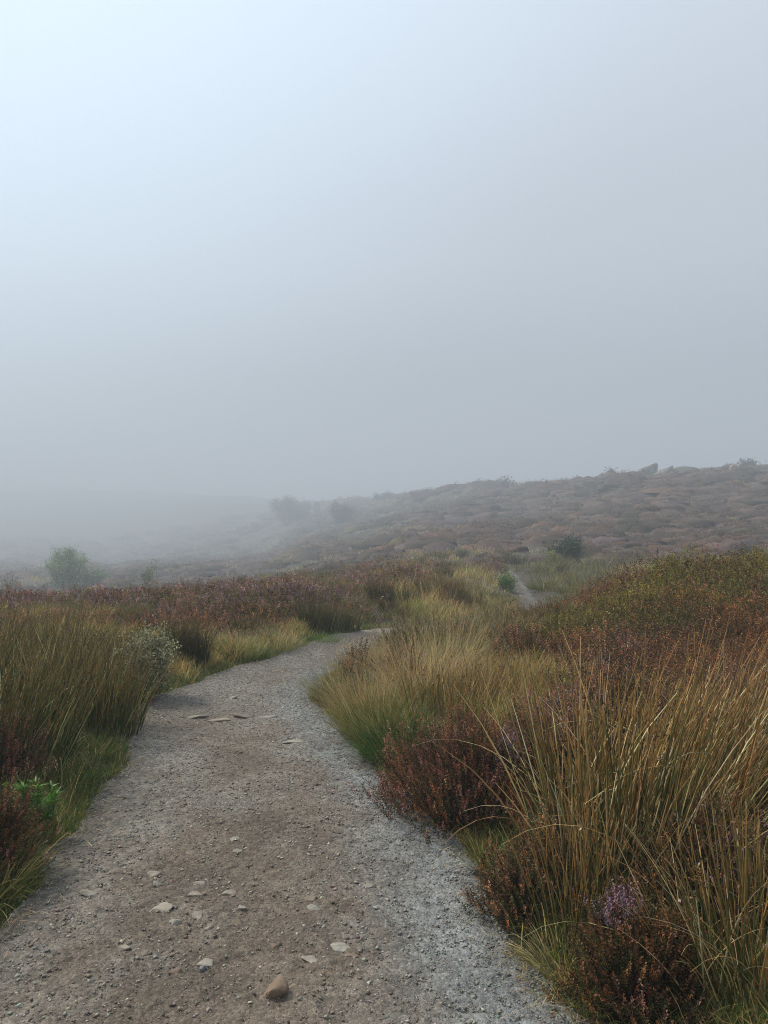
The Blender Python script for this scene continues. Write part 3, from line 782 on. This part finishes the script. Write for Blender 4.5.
BRN = [(.30, .13, .06), (.20, .095, .048), (.40, .20, .095), (.11, .062, .034)]
PNK = [(.31, .15, .115), (.40, .225, .185), (.25, .10, .07)]
MAU = [(.19, .115, .145), (.27, .18, .23), (.15, .08, .075)]
def heather(loc, rx, ry, h, n, label, wts=(4, 2, .4), group='heather bushes', fs=.0070, m=28, mauve_at_=None, lumps=3.0, L=(.09, .17), name='heather_bush', leafc=None, leaf_frac=.35, tint=(1, 1, 1)):
    x0, y0 = loc
    t = thing(name, label, 'heather', (x0, y0, float(ter(x0, y0))), group); z0 = t.location.z
    s0 = rng.randint(60)
    def shell(n, rlo, rhi):
        a = U(0, 6.28, n); el = np.arcsin(U(-.05, 1, n))
        d = np.stack([np.cos(a) * np.cos(el), np.sin(a) * np.cos(el), np.sin(el)], -1)
        rr = U(rlo, rhi, n) * (.30 + 1.3 * fbm(d[:, 0] * lumps + 5, d[:, 1] * lumps + d[:, 2] * lumps, s0, 3))
        P = d * rr[:, None] * np.array([rx, ry, h]); P[:, 2] = np.maximum(P[:, 2], 0) + .01
        return P, d
    # woody core
    bm = bmesh.new(); bmesh.ops.create_icosphere(bm, subdivisions=3, radius=1)
    v = np.array([q.co[:] for q in bm.verts]); f = np.array([[q.index for q in fc.verts] for fc in bm.faces]); bm.free()
    v = v * (.15 + 1.0 * fbm(v[:, 0] * lumps + 5, v[:, 1] * lumps + v[:, 2] * lumps, s0, 3)[:, None]) * np.array([rx, ry, h]) * .85
    mb = MB(); mb.add(v, f, (.022, .017, .010))
    nt_ = 260; P, d = shell(nt_, .0, .25); P[:, 2] *= .3
    dd, az = np.arccos(np.clip(d[:, 2], -1, 1)), np.arctan2(d[:, 1], d[:, 0])
    c = jit((.06, .04, .028), nt_)
    blades(mb, P, np.hypot(rx, h) * U(.6, .95, nt_), az, dd * .55, dd * .5, .006, c, c, c, 4, prism=True)
    obj('woody_stems', mb, M_WOOD, t)
    P, d = shell(n, .62, 1.0)
    D = d * .6 + np.array([0, 0, .9]) + rng.normal(0, .18, (n, 3))
    leafc_ = pick(leafc or [(.045, .050, .020), (.065, .055, .025), (.035, .028, .016)], [3, 3, 2], n)
    pw = np.array([wts[0], wts[1]], float); patch = fbm(P[:, 0] * 5 + 9, P[:, 1] * 5 + P[:, 2] * 4, s0 + 3, 3)
    cb = pick(BRN, [4, 3, 2, 2], n); cp = pick(PNK, [3, 1.5, 3], n)
    pp = np.clip(pw[1] / pw.sum() + (patch - .5) * 3, 0, 1)
    c = np.where((U(0, 1, n) < pp)[:, None], cp, cb)
    isleaf = U(0, 1, n) < leaf_frac; c = np.where(isleaf[:, None], leafc_ * 1.6, c)
    c = c * np.array(tint); mv = np.zeros(n, bool)
    if mauve_at_ is not None:
        q = np.array(mauve_at_[:3]); mv = (np.linalg.norm(P - q, axis=1) < mauve_at_[3]) & (U(0, 1, n) < .75)
    elif wts[2] > 0: mv = (patch > .56) & (U(0, 1, n) < wts[2])
    mb = MB(); k = ~mv
    sprigs(mb, P[k], D[k], U(L[0], L[1], k.sum()), leafc_[k], c[k], m, fs, fs * .9)
    obj('shoots', mb, M_HEATH, t)
    if mv.sum() > 3:
        mb = MB(); sprigs(mb, P[mv] * 1.03, D[mv], U(L[0], L[1], mv.sum()), leafc_[mv], pick(MAU, [3, 2, 2], mv.sum()), m, fs, fs * .9)
        obj('blossom', mb, M_HEATH, t)['label'] = 'mauve flower spikes'
    return t

def tube(mb, pts, r0, r1, c, k=5):
    pts = np.asarray(pts, float); n = len(pts)
    d = np.gradient(pts, axis=0); d /= np.linalg.norm(d, axis=1, keepdims=True) + 1e-9
    a = np.cross(d, [.31, .9, .22]); a /= np.linalg.norm(a, axis=1, keepdims=True) + 1e-9; b = np.cross(d, a)
    r = np.linspace(r0, r1, n)[:, None, None]; an = np.arange(k) * 2 * np.pi / k
    v = pts[:, None] + r * (a[:, None] * np.cos(an)[None, :, None] + b[:, None] * np.sin(an)[None, :, None])
    idx = np.arange(n * k).reshape(n, k); j = (np.arange(k) + 1) % k
    mb.add(v, np.stack([idx[:-1], idx[:-1][:, j], idx[1:][:, j], idx[1:]], -1).reshape(-1, 4), c)
def shrub(loc, w_, h, label, cat='shrub', name='leafy_shrub', group=None, nst=9, leafn=2600, leaf=.022, lw=.5, cols=((.25, .28, .17), (.17, .21, .11), (.33, .34, .23)), up=.6, stem=.008, bark=(.06, .045, .035), low=.15, clump=1.0, z=None, parts=('stems', 'leaves')):
    x0, y0 = loc
    t = thing(name, label, cat, (x0, y0, float(ter(x0, y0)) - .02), group)
    ms = MB(); ends = []
    for i in range(nst):
        a = rng.uniform(0, 6.28); sp = rng.uniform(.1, 1) * w_ * .5; hh = h * rng.uniform(.65, 1.0) * (1 - .25 * (sp / (w_ * .5)) ** 2)
        s = np.linspace(0, 1, 8)[:, None]
        pts = np.array([np.cos(a), np.sin(a), 0])[None] * sp * s ** up + np.array([0, 0, hh])[None] * s + rng.normal(0, .02 * h, (8, 3)) * s
        pts[0] = (rng.normal(0, .03 * w_), rng.normal(0, .03 * w_), 0)
        tube(ms, pts, stem, stem * .25, bark); 
        for q in range(6):
            k = rng.randint(max(1, int(8 * low)), 8); b0 = pts[k]; dv = rng.normal(size=3); dv[2] = abs(dv[2]) * .8 + .2; dv /= np.linalg.norm(dv)
            ln = h * rng.uniform(.12, .28); bp = np.array([b0 + dv * ln * u_ + np.array([0, 0, .15 * ln * u_ * u_]) for u_ in np.linspace(0, 1, 5)])
            tube(ms, bp, stem * .4, stem * .12, bark, 4); ends.append(bp)
        ends.append(pts[4:])
    obj(parts[0], ms, M_WOOD, t)
    E = [np.array([np.interp(u_ * (len(e_) - 1), range(len(e_)), e_[:, k]) for k in range(3)]) for e_ in ends for u_ in np.linspace(.2, 1, 6)]
    E = np.array(E); i = rng.randint(len(E), size=leafn)
    P = E[i] + rng.normal(0, leaf * clump * .9, (leafn, 3)); D = rng.normal(size=(leafn, 3)) + np.array([0, 0, .6])
    ml = MB(); leaves(ml, P, D, leaf * U(.6, 1.25, leafn), leaf * lw * U(.7, 1.2, leafn), pick(cols, [1] * len(cols), leafn, .2))
    obj(parts[1], ml, M_LEAF, t)
    return t

# ------------------------------------------------------------------ right-hand foreground
G_R = 'rush clumps right of the path'
rush((1.16, 3.45), .44, .40, 1.0, 900, 'tallest straw tipped rush clump beside the path in the right foreground', lean=(.14, -.02), fan=.10, dead=.50, fanx=.17, group=G_R, W=.0088, arch=34)
rush((1.85, 3.60), .46, .45, .98, 860, 'wide rush clump leaning right, next outward from the tallest one', lean=(.34, -.02), fan=.15, dead=.52, fanx=.14, group=G_R, W=.0086, arch=60)
rush((2.6, 4.1), .5, .5, .85, 550, 'rush clump cut by the right picture edge behind the leaning one', lean=(.42, 0), fan=.2, dead=.3, group=G_R, W=.007)
rush((1.32, 2.60), .34, .22, .66, 360, 'orange tipped rush clump in the bottom right corner with bent straws', lean=(.05, 0), fan=.22, dead=.30, fanx=.1, group=G_R, W=.0062, arch=40)
rush((1.72, 2.95), .28, .25, .60, 220, 'flattened straw coloured rush clump collapsed over its neighbours', lean=(-.1, -.1), fan=.5, dead=.8, group=G_R, W=.006, arch=110)
rush((.74, 3.02), .12, .16, .60, 120, 'thin dark green rush tuft at the path side behind pale grass', lean=(-.02, 0), fan=.14, dead=.15, group=G_R, W=.0062)
rush((.52, 5.9), .34, .30, .56, 420, 'brown rush clump behind the round purplish heather bush', lean=(.06, 0), fan=.24, dead=.35, group=G_R, W=.0062)
rush((1.10, 6.3), .42, .36, .50, 400, 'rush clump spreading right behind the brown one', lean=(.22, 0), fan=.28, dead=.35, group=G_R, W=.0062)
rush((1.75, 5.4), .45, .35, .40, 300, 'dense green brown rush clump before the heather mound', lean=(.22, 0), fan=.25, dead=.30, group=G_R, W=.0062)
rush((2.9, 5.3), .5, .4, .42, 260, 'rush clump at the foot of the mound near the right edge', lean=(.30, 0), fan=.25, dead=.30, group=G_R, W=.0062)
rush((1.40, 4.7), .34, .28, .52, 240, 'sparse rush clump between tall rushes and the mound foot', lean=(.14, 0), fan=.25, dead=.35, group=G_R, W=.0065)

rush((1.0, 8.4), .34, .28, .50, 340, 'dull green rush clump standing in olive grass short of the path bend', lean=(.08, 0), fan=.22, dead=.25, group=G_R, W=.007, dark=.75)
rush((1.75, 9.6), .36, .3, .50, 300, 'dark rush clump at the left foot of the heather mound', lean=(.05, 0), fan=.2, dead=.2, group=G_R, W=.008, dark=.65)
rush((1.35, 10.7), .3, .3, .34, 300, 'olive rush clump hiding the path just past the bend', lean=(.05, 0), fan=.2, dead=.3, group=G_R, W=.008, dark=.75)
rush((2.2, 12.6), .4, .35, .50, 320, 'dark green rush clump below the far stretch of path', lean=(.0, 0), fan=.2, dead=.15, group=G_R, W=.009, dark=.6)
rush((1.2, 15.8), .5, .4, .62, 340, 'tall olive rush clump across the path beyond its bend', lean=(.0, 0), fan=.2, dead=.3, group=G_R, W=.011, dark=.8)

G_H = 'heather bushes right of the path'
heather((1.35, 7.5), .38, .34, .38, 900, 'brown heather bush among straw grass left of the mound', (4, 1, .2), G_H, fs=.012, m=13)
heather((.85, 8.9), .30, .3, .30, 600, 'rusty heather bush between two olive tussocks short of the bend', (4, 1, .1), G_H, fs=.013, m=12)
heather((1.85, 6.6), .45, .4, .42, 1200, 'dark pink brown heather bush at the near left foot of the mound', (3, 2, .3), G_H, fs=.011, m=14)
heather((.52, 4.34), .52, .42, .42, 3000, 'large round reddish purple heather bush overhanging the gravel edge', (3, 3.4, 0), G_H, tint=(.80, .72, .68), mauve_at_=(.15, -.22, .33, .12), fs=.0080, m=26)
heather((.98, 4.55), .36, .34, .46, 1300, 'smaller pink brown heather bush tucked behind the large round one', (3, 3, .3), G_H, fs=.0080, m=26)
heather((.60, 3.22), .20, .20, .30, 900, 'low dark brown heather bush between gravel and tall rushes', (5, .6, 0), G_H, L=(.07, .12), leaf_frac=.5)
heather((.86, 2.60), .21, .20, .26, 1400, 'dark heather bush with mauve spikes in the bottom right foreground', (4, .8, 0), G_H, tint=(.62, .60, .52), mauve_at_=(-.06, .06, .25, .085), L=(.07, .13), leaf_frac=.45)
heather((1.25, 3.02), .30, .2, .34, 800, 'heather bush half buried under fallen straws at far right', (4, 1, .5), G_H, L=(.07, .12))
heather((1.5, 5.1), .45, .35, .45, 1300, 'pink tinged heather bush behind the tallest rushes', (3, 3, .3), G_H, fs=.011, m=15)
heather((.15, 7.0), .20, .2, .34, 500, 'small deep red heather sprig patch among pale grass tussocks', (5, 1, 0), G_H, fs=.011, m=14)
heather((-.27, 7.15), .13, .13, .33, 300, 'tiny dark red heather bush at the tip of the grassy point', (5, 1, 0), G_H, fs=.011, m=14)

G_T = 'grass tussocks on the point right of the path'
DG = [(.030, .068, .014), (.042, .085, .018), (.075, .095, .025)]
tussock((.10, 5.28), .22, .34, 1500, 'dark green glossy grass tussock drooping to the gravel, beside the heather bush', DG, [3, 3, 1], lean=(-.1, -.25), droop=1.3, group=G_T, th=.45)
tussock((-.02, 5.75), .26, .42, 1100, 'yellow green grass tussock just behind the dark glossy one', [(.14, .13, .035), (.22, .19, .07), (.10, .11, .03)], [3, 2, 2], lean=(-.1, -.1), group=G_T, seed_frac=.03)
tussock((-.12, 6.35), .28, .38, 1200, 'golden brown grass tussock in the middle of the grassy point', [(.27, .17, .07), (.33, .24, .12), (.16, .13, .04)], [3, 3, 2], lean=(-.05, 0), group=G_T, seed_frac=.06)
tussock((-.38, 6.85), .22, .34, 900, 'low green tussock at the corner where the path bends', [(.09, .11, .03), (.14, .13, .05), (.25, .19, .09)], [3, 2, 2], lean=(-.1, -.05), group=G_T, seed_frac=.04)
tussock((.32, 6.6), .30, .55, 1200, 'tall pale straw grass tussock leaning right on the grassy point', [(.36, .28, .15), (.28, .20, .09), (.18, .15, .06)], [3, 3, 1], lean=(.16, 0), group=G_T, seed_frac=.10)
tussock((.04, 7.5), .30, .38, 1100, 'feathery pink buff grass tussock at the far side of the point', [(.34, .24, .14), (.24, .19, .08), (.14, .13, .05)], [3, 2, 2], lean=(.06, 0), group=G_T, seed_frac=.12)
tussock((.62, 7.6), .38, .55, 1200, 'wide straw and olive tussock behind the leaning pale one', [(.30, .23, .12), (.18, .16, .06), (.12, .12, .04)], [3, 3, 2], lean=(.12, 0), group=G_T, seed_frac=.10)
tussock((-.22, 8.2), .26, .26, 900, 'green and buff tussock hiding the far bend of the path', [(.12, .12, .04), (.24, .19, .09)], [3, 2], group=G_T, seed_frac=.08)
tussock((.35, 9.2), .36, .34, 1000, 'olive tussock with brown seed heads beyond the bend', [(.13, .12, .045), (.22, .18, .09)], [3, 2], group=G_T, seed_frac=.10, W=.005)
tussock((1.3, 9.0), .45, .50, 1000, 'dull olive tussock left of the mound foot', [(.11, .11, .04), (.19, .16, .08)], [3, 2], lean=(.1, 0), group=G_T, seed_frac=.08, W=.005)
tussock((.62, 2.82), .12, .17, 420, 'bleached tussock spilling onto the gravel at the bottom right', [(.34, .27, .13), (.24, .20, .07), (.13, .14, .04), (.42, .34, .2)], [3, 3, 2, 1], lean=(-.25, -.1), droop=1.3, group=G_T, th=.8)
tussock((.66, 2.60), .10, .12, 350, 'low golden tussock nearest the camera on the right verge', [(.28, .23, .08), (.20, .18, .05), (.10, .14, .03)], [3, 2, 2], lean=(-.2, -.1), droop=1.2, group=G_T, th=.8)
tussock((.47, 3.68), .10, .14, 300, 'small green and rust tussock between two heather bushes at the gravel', [(.12, .15, .035), (.22, .16, .05)], [3, 2], lean=(-.2, -.1), group=G_T, th=.7)

# straws dropped on the gravel
for lab, px, py, a, L in (('pale straw lying across the gravel, nearest the right verge', 500, 1006, .42, .20), ('short straw poking from the bleached tussock over gravel', 497, 955, .75, .14),
                          ('pale straw pointing left from the verge onto gravel', 487, 926, -.05, .17)):
    D = EYE * F / (py - HOR); x = (px - 384) / F * D
    mb = MB(); c = np.array([[.40, .32, .18]])
    blades(mb, np.zeros((1, 3)), np.array([L]), a, np.array([1.45]), np.array([.12]), np.array([.0035]), c, c, c, 6, prism=True)
    o = obj('straw', mb, M_RUSH); o.location = (x, D, float(path_z(x, D)) + .006)
    o['label'] = lab; o['category'] = 'straw'; o['group'] = 'straws on the gravel'

# ------------------------------------------------------------------ left foreground
G_L = 'rush clumps left of the path'
rush((-2.18, 5.75), .34, .42, .72, 520, 'dark green brown rush clump closest to the left path edge', lean=(.0, 0), fan=.2, dead=.16, group=G_L, tint=(.66, .84, .72), dark=1.0, W=.0080)
rush((-2.38, 4.72), .42, .45, .80, 520, 'rush clump cut by the left picture edge, nearest on that side', lean=(.08, 0), fan=.22, dead=.2, group=G_L, tint=(.66, .84, .72), dark=1.0, W=.0080)
rush((-2.75, 6.6), .46, .45, .74, 480, 'bronze tipped rush clump behind the dark green brown one', lean=(.10, 0), fan=.25, dead=.25, group=G_L, tint=(.66, .84, .72), dark=1.0, W=.0080)
rush((-3.35, 5.9), .5, .55, .74, 440, 'broad bronze rush clump at the left picture edge', lean=(.12, 0), fan=.25, dead=.25, group=G_L, tint=(.66, .84, .72), dark=1.0, W=.0080)
rush((-3.9, 7.6), .5, .5, .60, 360, 'tawny rush clump further left with heather behind', lean=(.12, 0), fan=.28, dead=.3, group=G_L, tint=(.66, .84, .72), W=.0080)
rush((-3.15, 7.8), .36, .36, .70, 450, 'loose tawny rush clump left of the pale leaved shrub', lean=(.16, 0), fan=.28, dead=.4, group=G_L, tint=(.66, .84, .72))
rush((-2.06, 8.25), .17, .16, .52, 420, 'small upright blackish rush tuft between shrub and green verge', lean=(0, 0), fan=.08, dead=.05, group=G_L, tint=(.66, .84, .72), dark=.5, W=.006)
rush((-2.3, 8.5), .14, .12, .46, 220, 'blackish rush tuft just left of the small upright one', lean=(0, 0), fan=.1, dead=.08, group=G_L, tint=(.66, .84, .72), dark=.55, W=.006)
rush((-.95, 10.9), .24, .2, .50, 380, 'dark rush tuft beyond the green verge where the path narrows', fan=.15, dead=.12, group=G_L, tint=(.66, .84, .72), dark=.6, W=.007)
rush((-.55, 11.3), .18, .18, .42, 240, 'rush tuft right of the dark one on the far verge', fan=.15, dead=.2, group=G_L, tint=(.66, .84, .72), dark=.75, W=.007)
rush((-.05, 13.6), .22, .22, .58, 380, 'dark upright rush tuft at the vanishing end of the path', fan=.12, dead=.1, group=G_L, tint=(.66, .84, .72), dark=.55, W=.008)
rush((-1.7, 9.7), .22, .2, .40, 260, 'low olive rush tuft in heather left of the verge', fan=.2, dead=.25, group=G_L, tint=(.66, .84, .72), dark=.72, W=.007)

G_LT = 'grass tussocks along the left verge'
BG = [(.06, .12, .022), (.10, .14, .03), (.16, .16, .05)]
tussock((-1.90, 4.62), .16, .20, 600, 'deep green grass tussock under the nearest left rushes', DG + [(.16, .15, .05)], [3, 3, 2, 1], lean=(.25, -.1), group=G_LT, seed_frac=.02)
tussock((-1.93, 5.12), .14, .20, 500, 'bright green tussock pushing out at the left path corner', DG, [2, 3, 2], lean=(.25, -.1), group=G_LT)
tussock((-1.98, 4.05), .17, .20, 600, 'yellowing tussock between the leafy green herb and gravel', [(.09, .12, .03), (.17, .16, .045), (.26, .20, .09)], [3, 2, 1.4], lean=(.2, -.1), group=G_LT, seed_frac=.02)
tussock((-1.72, 3.28), .20, .30, 700, 'long leaved tussock at the lower left corner under heather', [(.08, .10, .025), (.17, .15, .05), (.28, .22, .10)], [3, 2, 1], lean=(.1, -.15), group=G_LT, droop=1.4)
tussock((-1.68, 8.9), .24, .26, 700, 'pale topped tussock at the left end of the green verge', [(.22, .20, .08), (.12, .15, .04)], [2, 2], group=G_LT, seed_frac=.08, W=.005)
tussock((-1.35, 9.5), .26, .28, 700, 'straw coloured tussock in the middle of the green verge', [(.28, .23, .11), (.14, .15, .04)], [3, 2], group=G_LT, seed_frac=.08, W=.005)
tussock((-1.5, 8.95), .18, .16, 500, 'vivid green low tussock against the path on the far verge', BG, [3, 2, 1], group=G_LT, W=.005)
tussock((-.85, 10.3), .24, .18, 500, 'green low tussock before the dark rush tuft', BG, [3, 2, 1], group=G_LT, W=.005)
tussock((.35, 13.9), .5, .30, 700, 'mossy bright green tussock beyond the path end', [(.12, .17, .03), (.17, .19, .05)], [3, 2], group=G_LT, W=.008)

heather((-1.80, 3.45), .24, .24, .36, 1300, 'dark red brown heather bush at the left edge of the picture', (4, 2, 0), 'heather bushes left of the path', tint=(.72, .68, .58), L=(.06, .12), leaf_frac=.4)
heather((-2.25, 4.35), .28, .28, .36, 900, 'dark heather bush hidden low among the nearest left rushes', (4, 1.5, 0), 'heather bushes left of the path', tint=(.75, .7, .7))
heather((-2.35, 3.7), .35, .35, .42, 900, 'heather bush behind the dark red one, mostly under rushes', (4, 1, 0), 'heather bushes left of the path', fs=.009)
shrub((-2.13, 6.9), .62, .68, 'pale grey green leafy shrub standing among rushes by the left path edge', name='willow_shrub', nst=26, leafn=9000, leaf=.028, stem=.005, up=.6,
      cols=((.30, .31, .17), (.17, .19, .085), (.42, .41, .27), (.25, .20, .10), (.10, .10, .05)), low=.05)
# leafy green herb
t = thing('leafy_herb', 'bright green leafy herb with whorled narrow leaves above the left heather', 'plant', (-1.76, 3.82, float(ter(-1.76, 3.82))))
ms, ml = MB(), MB()
for i in range(16):
    a = rng.uniform(0, 6.28); r = rng.uniform(0, .08); hh = rng.uniform(.18, .30)
    p0 = np.array([np.cos(a) * r, np.sin(a) * r, 0]); p1 = p0 * 1.8 + np.array([0, 0, hh])
    tube(ms, [p0, (p0 + p1) / 2 + rng.normal(0, .006, 3), p1], .003, .0015, (.06, .10, .03), 4)
    for q in range(7):
        c0 = p0 + (p1 - p0) * (.35 + .65 * q / 6); m_ = 6
        c = jit((.085, .19, .022), m_, .2)
        blades(ml, np.tile(c0, (m_, 1)), U(.035, .06, m_), U(0, 6.28, m_), U(.6, 1.2, m_), U(.1, .6, m_), .013, c, c, c * 1.1, 4)
obj('stems', ms, M_LEAF, t); obj('leaves', ml, M_LEAF, t)

# tufts dotted over the grass beyond the bend: a few kinds, copied
def copy_tree(o):
    c = o.copy(); C.objects.link(c)
    for ch in o.children:
        d = ch.copy(); C.objects.link(d); d.parent = c; d.matrix_parent_inverse.identity()
    return c
protos = [rush((1.3, 11.4), .20, .18, .42, 260, 'compact dark rush tuft between the bend and the mound foot', fan=.2, dead=.2, W=.010, dark=.6, group='rush tufts beyond the bend', tint=(.8, 1, .9), name='rush_tuft'),
          rush((.15, 13.2), .24, .20, .30, 260, 'splayed rush tuft hiding the path where it leaves the bend', fan=.3, dead=.35, W=.010, dark=.75, group='rush tufts beyond the bend', tint=(.9, 1, .9), name='rush_tuft'),
          tussock((1.9, 10.4), .32, .30, 420, 'olive grass hummock against the left foot of the heather mound', [(.13, .12, .04), (.085, .10, .03), (.20, .13, .055)], [3, 2, 1.4], W=.011, group='grass hummocks beyond the bend', name='grass_hummock', th=.8),
          tussock((.9, 14.8), .34, .26, 420, 'brownish grass hummock farther along beyond the splayed rush tuft', [(.17, .13, .05), (.10, .10, .03), (.22, .14, .07)], [3, 2, 1.4], W=.012, group='grass hummocks beyond the bend', name='grass_hummock', th=.9)]
n_ = 0
while n_ < 120:
    yo = 8.5 * (27 / 8.5) ** rng.rand(); uu = rng.uniform(-.12, .24)
    y = far(yo); x = uu * y; kk = y / yo
    if edge_dist(np.array([x]), np.array([y]))[0] < .35 or (x < xl(y) and yo < 12.5) or mound(x, y) > .25 or vnoise(x * .9 / kk, yo * .9, 33) < .35: continue
    c = copy_tree(protos[rng.choice(4, p=[.3, .2, .3, .2])])
    sc_ = kk * rng.uniform(.75, 1.35)
    c.location = (x, y, float(ter(x, y)) - .02 * kk); c.rotation_euler = (0, 0, rng.uniform(0, 6.28)); c.scale = (sc_ * rng.uniform(.9, 1.3), sc_, sc_ * rng.uniform(.75, 1.15))
    zone = 'at the foot of the foggy hillside' if yo > 20 else ('left of the far strip of path' if x < xl(y) else ('right of the far strip of path' if yo > 13 else 'short of the far strip of path'))
    kind_ = 'dark rush tuft' if c.name.startswith('rush') else 'rounded olive brown hummock of grass'
    c['label'] = 'one of the %ss %s' % (kind_, zone) if 'tuft' in kind_ else 'one of the rounded olive brown grass hummocks ' + zone
    c['group'] = ('rush tufts ' if 'tuft' in kind_ else 'grass hummocks ') + zone
    n_ += 1

# ------------------------------------------------------------------ shrubs and rocks in the fog
def at(px, y): return ((px - 384) / F * y, y)
G_F = 'shrubs in the fog'
def bush(px, D, wpx, hpx, lab, name, cat='shrub', n=4000, lpx=1.4, cols=((.10, .15, .07), (.13, .18, .09), (.08, .11, .05)), nst=22, **kw):
    s_ = D / F
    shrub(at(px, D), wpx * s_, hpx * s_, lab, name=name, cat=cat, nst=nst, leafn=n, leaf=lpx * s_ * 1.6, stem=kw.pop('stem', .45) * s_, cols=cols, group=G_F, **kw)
bush(66, 75, 46, 42, 'grey green bushy shrub standing in fog beyond the left moor', 'bushy_shrub', n=14000, up=.8, clump=1.1, stem=.5, nst=34, lpx=1.1, cols=((.22, .31, .14), (.28, .36, .19), (.16, .22, .10)))  # leaf colours lightened to add painted haze to the real fog
bush(92, 80, 30, 20, 'low faint shrub right of the bushy one in fog', 'bushy_shrub', n=3600, nst=14, cols=((.17, .25, .10), (.12, .17, .07)))
bush(150, 50, 14, 32, 'thin sapling with few leaves rising from the left heather', 'birch_sapling', 'sapling', n=600, nst=5, up=1.0, low=.3, cols=((.13, .18, .06), (.17, .19, .08)))
bush(12, 45, 24, 28, 'nearly bare twiggy sapling at the left picture edge', 'birch_sapling', 'sapling', n=260, nst=6, up=1.0, low=.3, cols=((.12, .13, .07), (.16, .14, .09)))
bush(566, 37, 34, 24, 'dark evergreen bush at the foot of the heather hillside', 'evergreen_bush', n=7000, nst=26, up=.8, clump=1.5, cols=((.035, .062, .022), (.05, .08, .026), (.028, .045, .018)), low=.0)
bush(552, 35.5, 10, 13, 'little yellow green bush beside the dark evergreen one', 'gorse_bush', n=900, nst=8, cols=((.26, .27, .07), (.2, .21, .06)), low=.0)
bush(508, 21, 20, 16, 'fresh green bush beside the far bend of the path', 'leafy_bush', n=1500, nst=14, cols=((.08, .14, .035), (.10, .17, .05)), low=.0)
bush(342, 205, 28, 27, 'pointed dark shrub fading into fog, right of the standing stones', 'pointed_shrub', n=9000, nst=22, up=1.6, lpx=1.1, cols=((.13, .15, .11), (.15, .165, .12)), low=.0)  # fainter partly by fog, partly by haze painted into pale leaf colours
bush(290, 290, 40, 27, 'faint broad shrub left of the standing stones in fog', 'broad_shrub', n=9000, nst=30, lpx=1.2, cols=((.15, .17, .13), (.16, .175, .14)), low=.0)  # leaves paled towards the fog tone, haze put into their colour
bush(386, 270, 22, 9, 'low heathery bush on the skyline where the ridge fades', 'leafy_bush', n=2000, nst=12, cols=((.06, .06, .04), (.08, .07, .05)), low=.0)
bush(507, 180, 14, 13, 'wispy little bush on the ridge line left of the rocks', 'ridge_bush', n=380, nst=9, cols=((.06, .06, .04), (.08, .07, .05)))
bush(610, 143, 12, 12, 'small bare bush on the ridge line just left of the rocks', 'ridge_bush', n=260, nst=9, cols=((.06, .06, .04), (.08, .07, .05)))
bush(748, 138, 20, 10, 'low bush on the ridge at the right picture edge', 'ridge_bush', n=800, nst=12, cols=((.06, .06, .04), (.08, .07, .05)))
for k, (px, D, wpx, hpx, tint, lab, name) in enumerate((
    (650, 124, 8, 10, (.42, .40, .36), 'pale arched boulder on the ridge, brightest of the rocks', 'boulder'),
    (664, 122, 11, 9, (.20, .19, .17), 'dark humped boulder on the ridge behind the pale arched one', 'boulder'),
    (685, 122, 14, 8, (.17, .15, .13), 'largest dark rounded outcrop on the ridge', 'outcrop'),
    (706, 130, 8, 8, (.26, .24, .22), 'low grey boulder right of the largest outcrop', 'boulder'),
    (728, 135, 13, 8, (.17, .15, .13), 'second rounded outcrop toward the right end of the ridge', 'outcrop'),
    (733, 112, 4, 9, (.38, .28, .25), 'upright pale boulder on the slope below the ridge', 'boulder'),
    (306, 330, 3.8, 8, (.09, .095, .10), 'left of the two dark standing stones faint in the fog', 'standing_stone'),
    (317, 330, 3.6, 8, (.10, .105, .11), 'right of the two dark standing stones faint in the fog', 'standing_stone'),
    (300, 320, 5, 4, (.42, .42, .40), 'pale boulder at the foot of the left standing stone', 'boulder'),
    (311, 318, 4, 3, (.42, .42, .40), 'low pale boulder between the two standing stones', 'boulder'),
    )):
    s_ = D / F
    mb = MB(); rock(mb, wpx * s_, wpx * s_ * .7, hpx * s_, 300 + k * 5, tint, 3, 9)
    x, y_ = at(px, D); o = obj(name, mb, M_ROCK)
    tz = float(ter(x, y_))
    o.location = (x, y_, tz + hpx * s_ * .5); o.rotation_euler = (0, 0, rng.uniform(-.4, .4))
    o['label'] = lab; o['category'] = 'standing stone' if name == 'standing_stone' else 'rock'; o['group'] = 'rocks on the hillside' if D < 150 else 'rocks in the fog'

# ------------------------------------------------------------------ haze
HZ0, HZ1 = -48.0, 62.0
v = [(x, y, z) for z in (HZ0, HZ1) for x, y in ((-1010, -310), (1010, -310), (1010, 1260), (-1010, 1260))]
mb = MB(); mb.add(v, [[0, 3, 2, 1], [4, 5, 6, 7], [0, 1, 5, 4], [1, 2, 6, 5], [2, 3, 7, 6], [3, 0, 4, 7]], (1, 1, 1))
m, t, o = mat('haze_air')
vp = t.nodes.new('ShaderNodeVolumePrincipled')
vp.inputs['Color'].default_value = (.62, .68, .75, 1)
vp.inputs['Density'].default_value = .0043
vp.inputs['Anisotropy'].default_value = .15
t.links.new(vp.outputs[0], o.inputs['Volume'])
m.cycles.volume_sampling = 'DISTANCE'
hz = obj('haze', mb, m); hz['kind'] = 'stuff'; hz['label'] = 'fog lying over the moor'
print('verts', sum(len(o.data.vertices) for o in bpy.data.objects if o.type == 'MESH'))
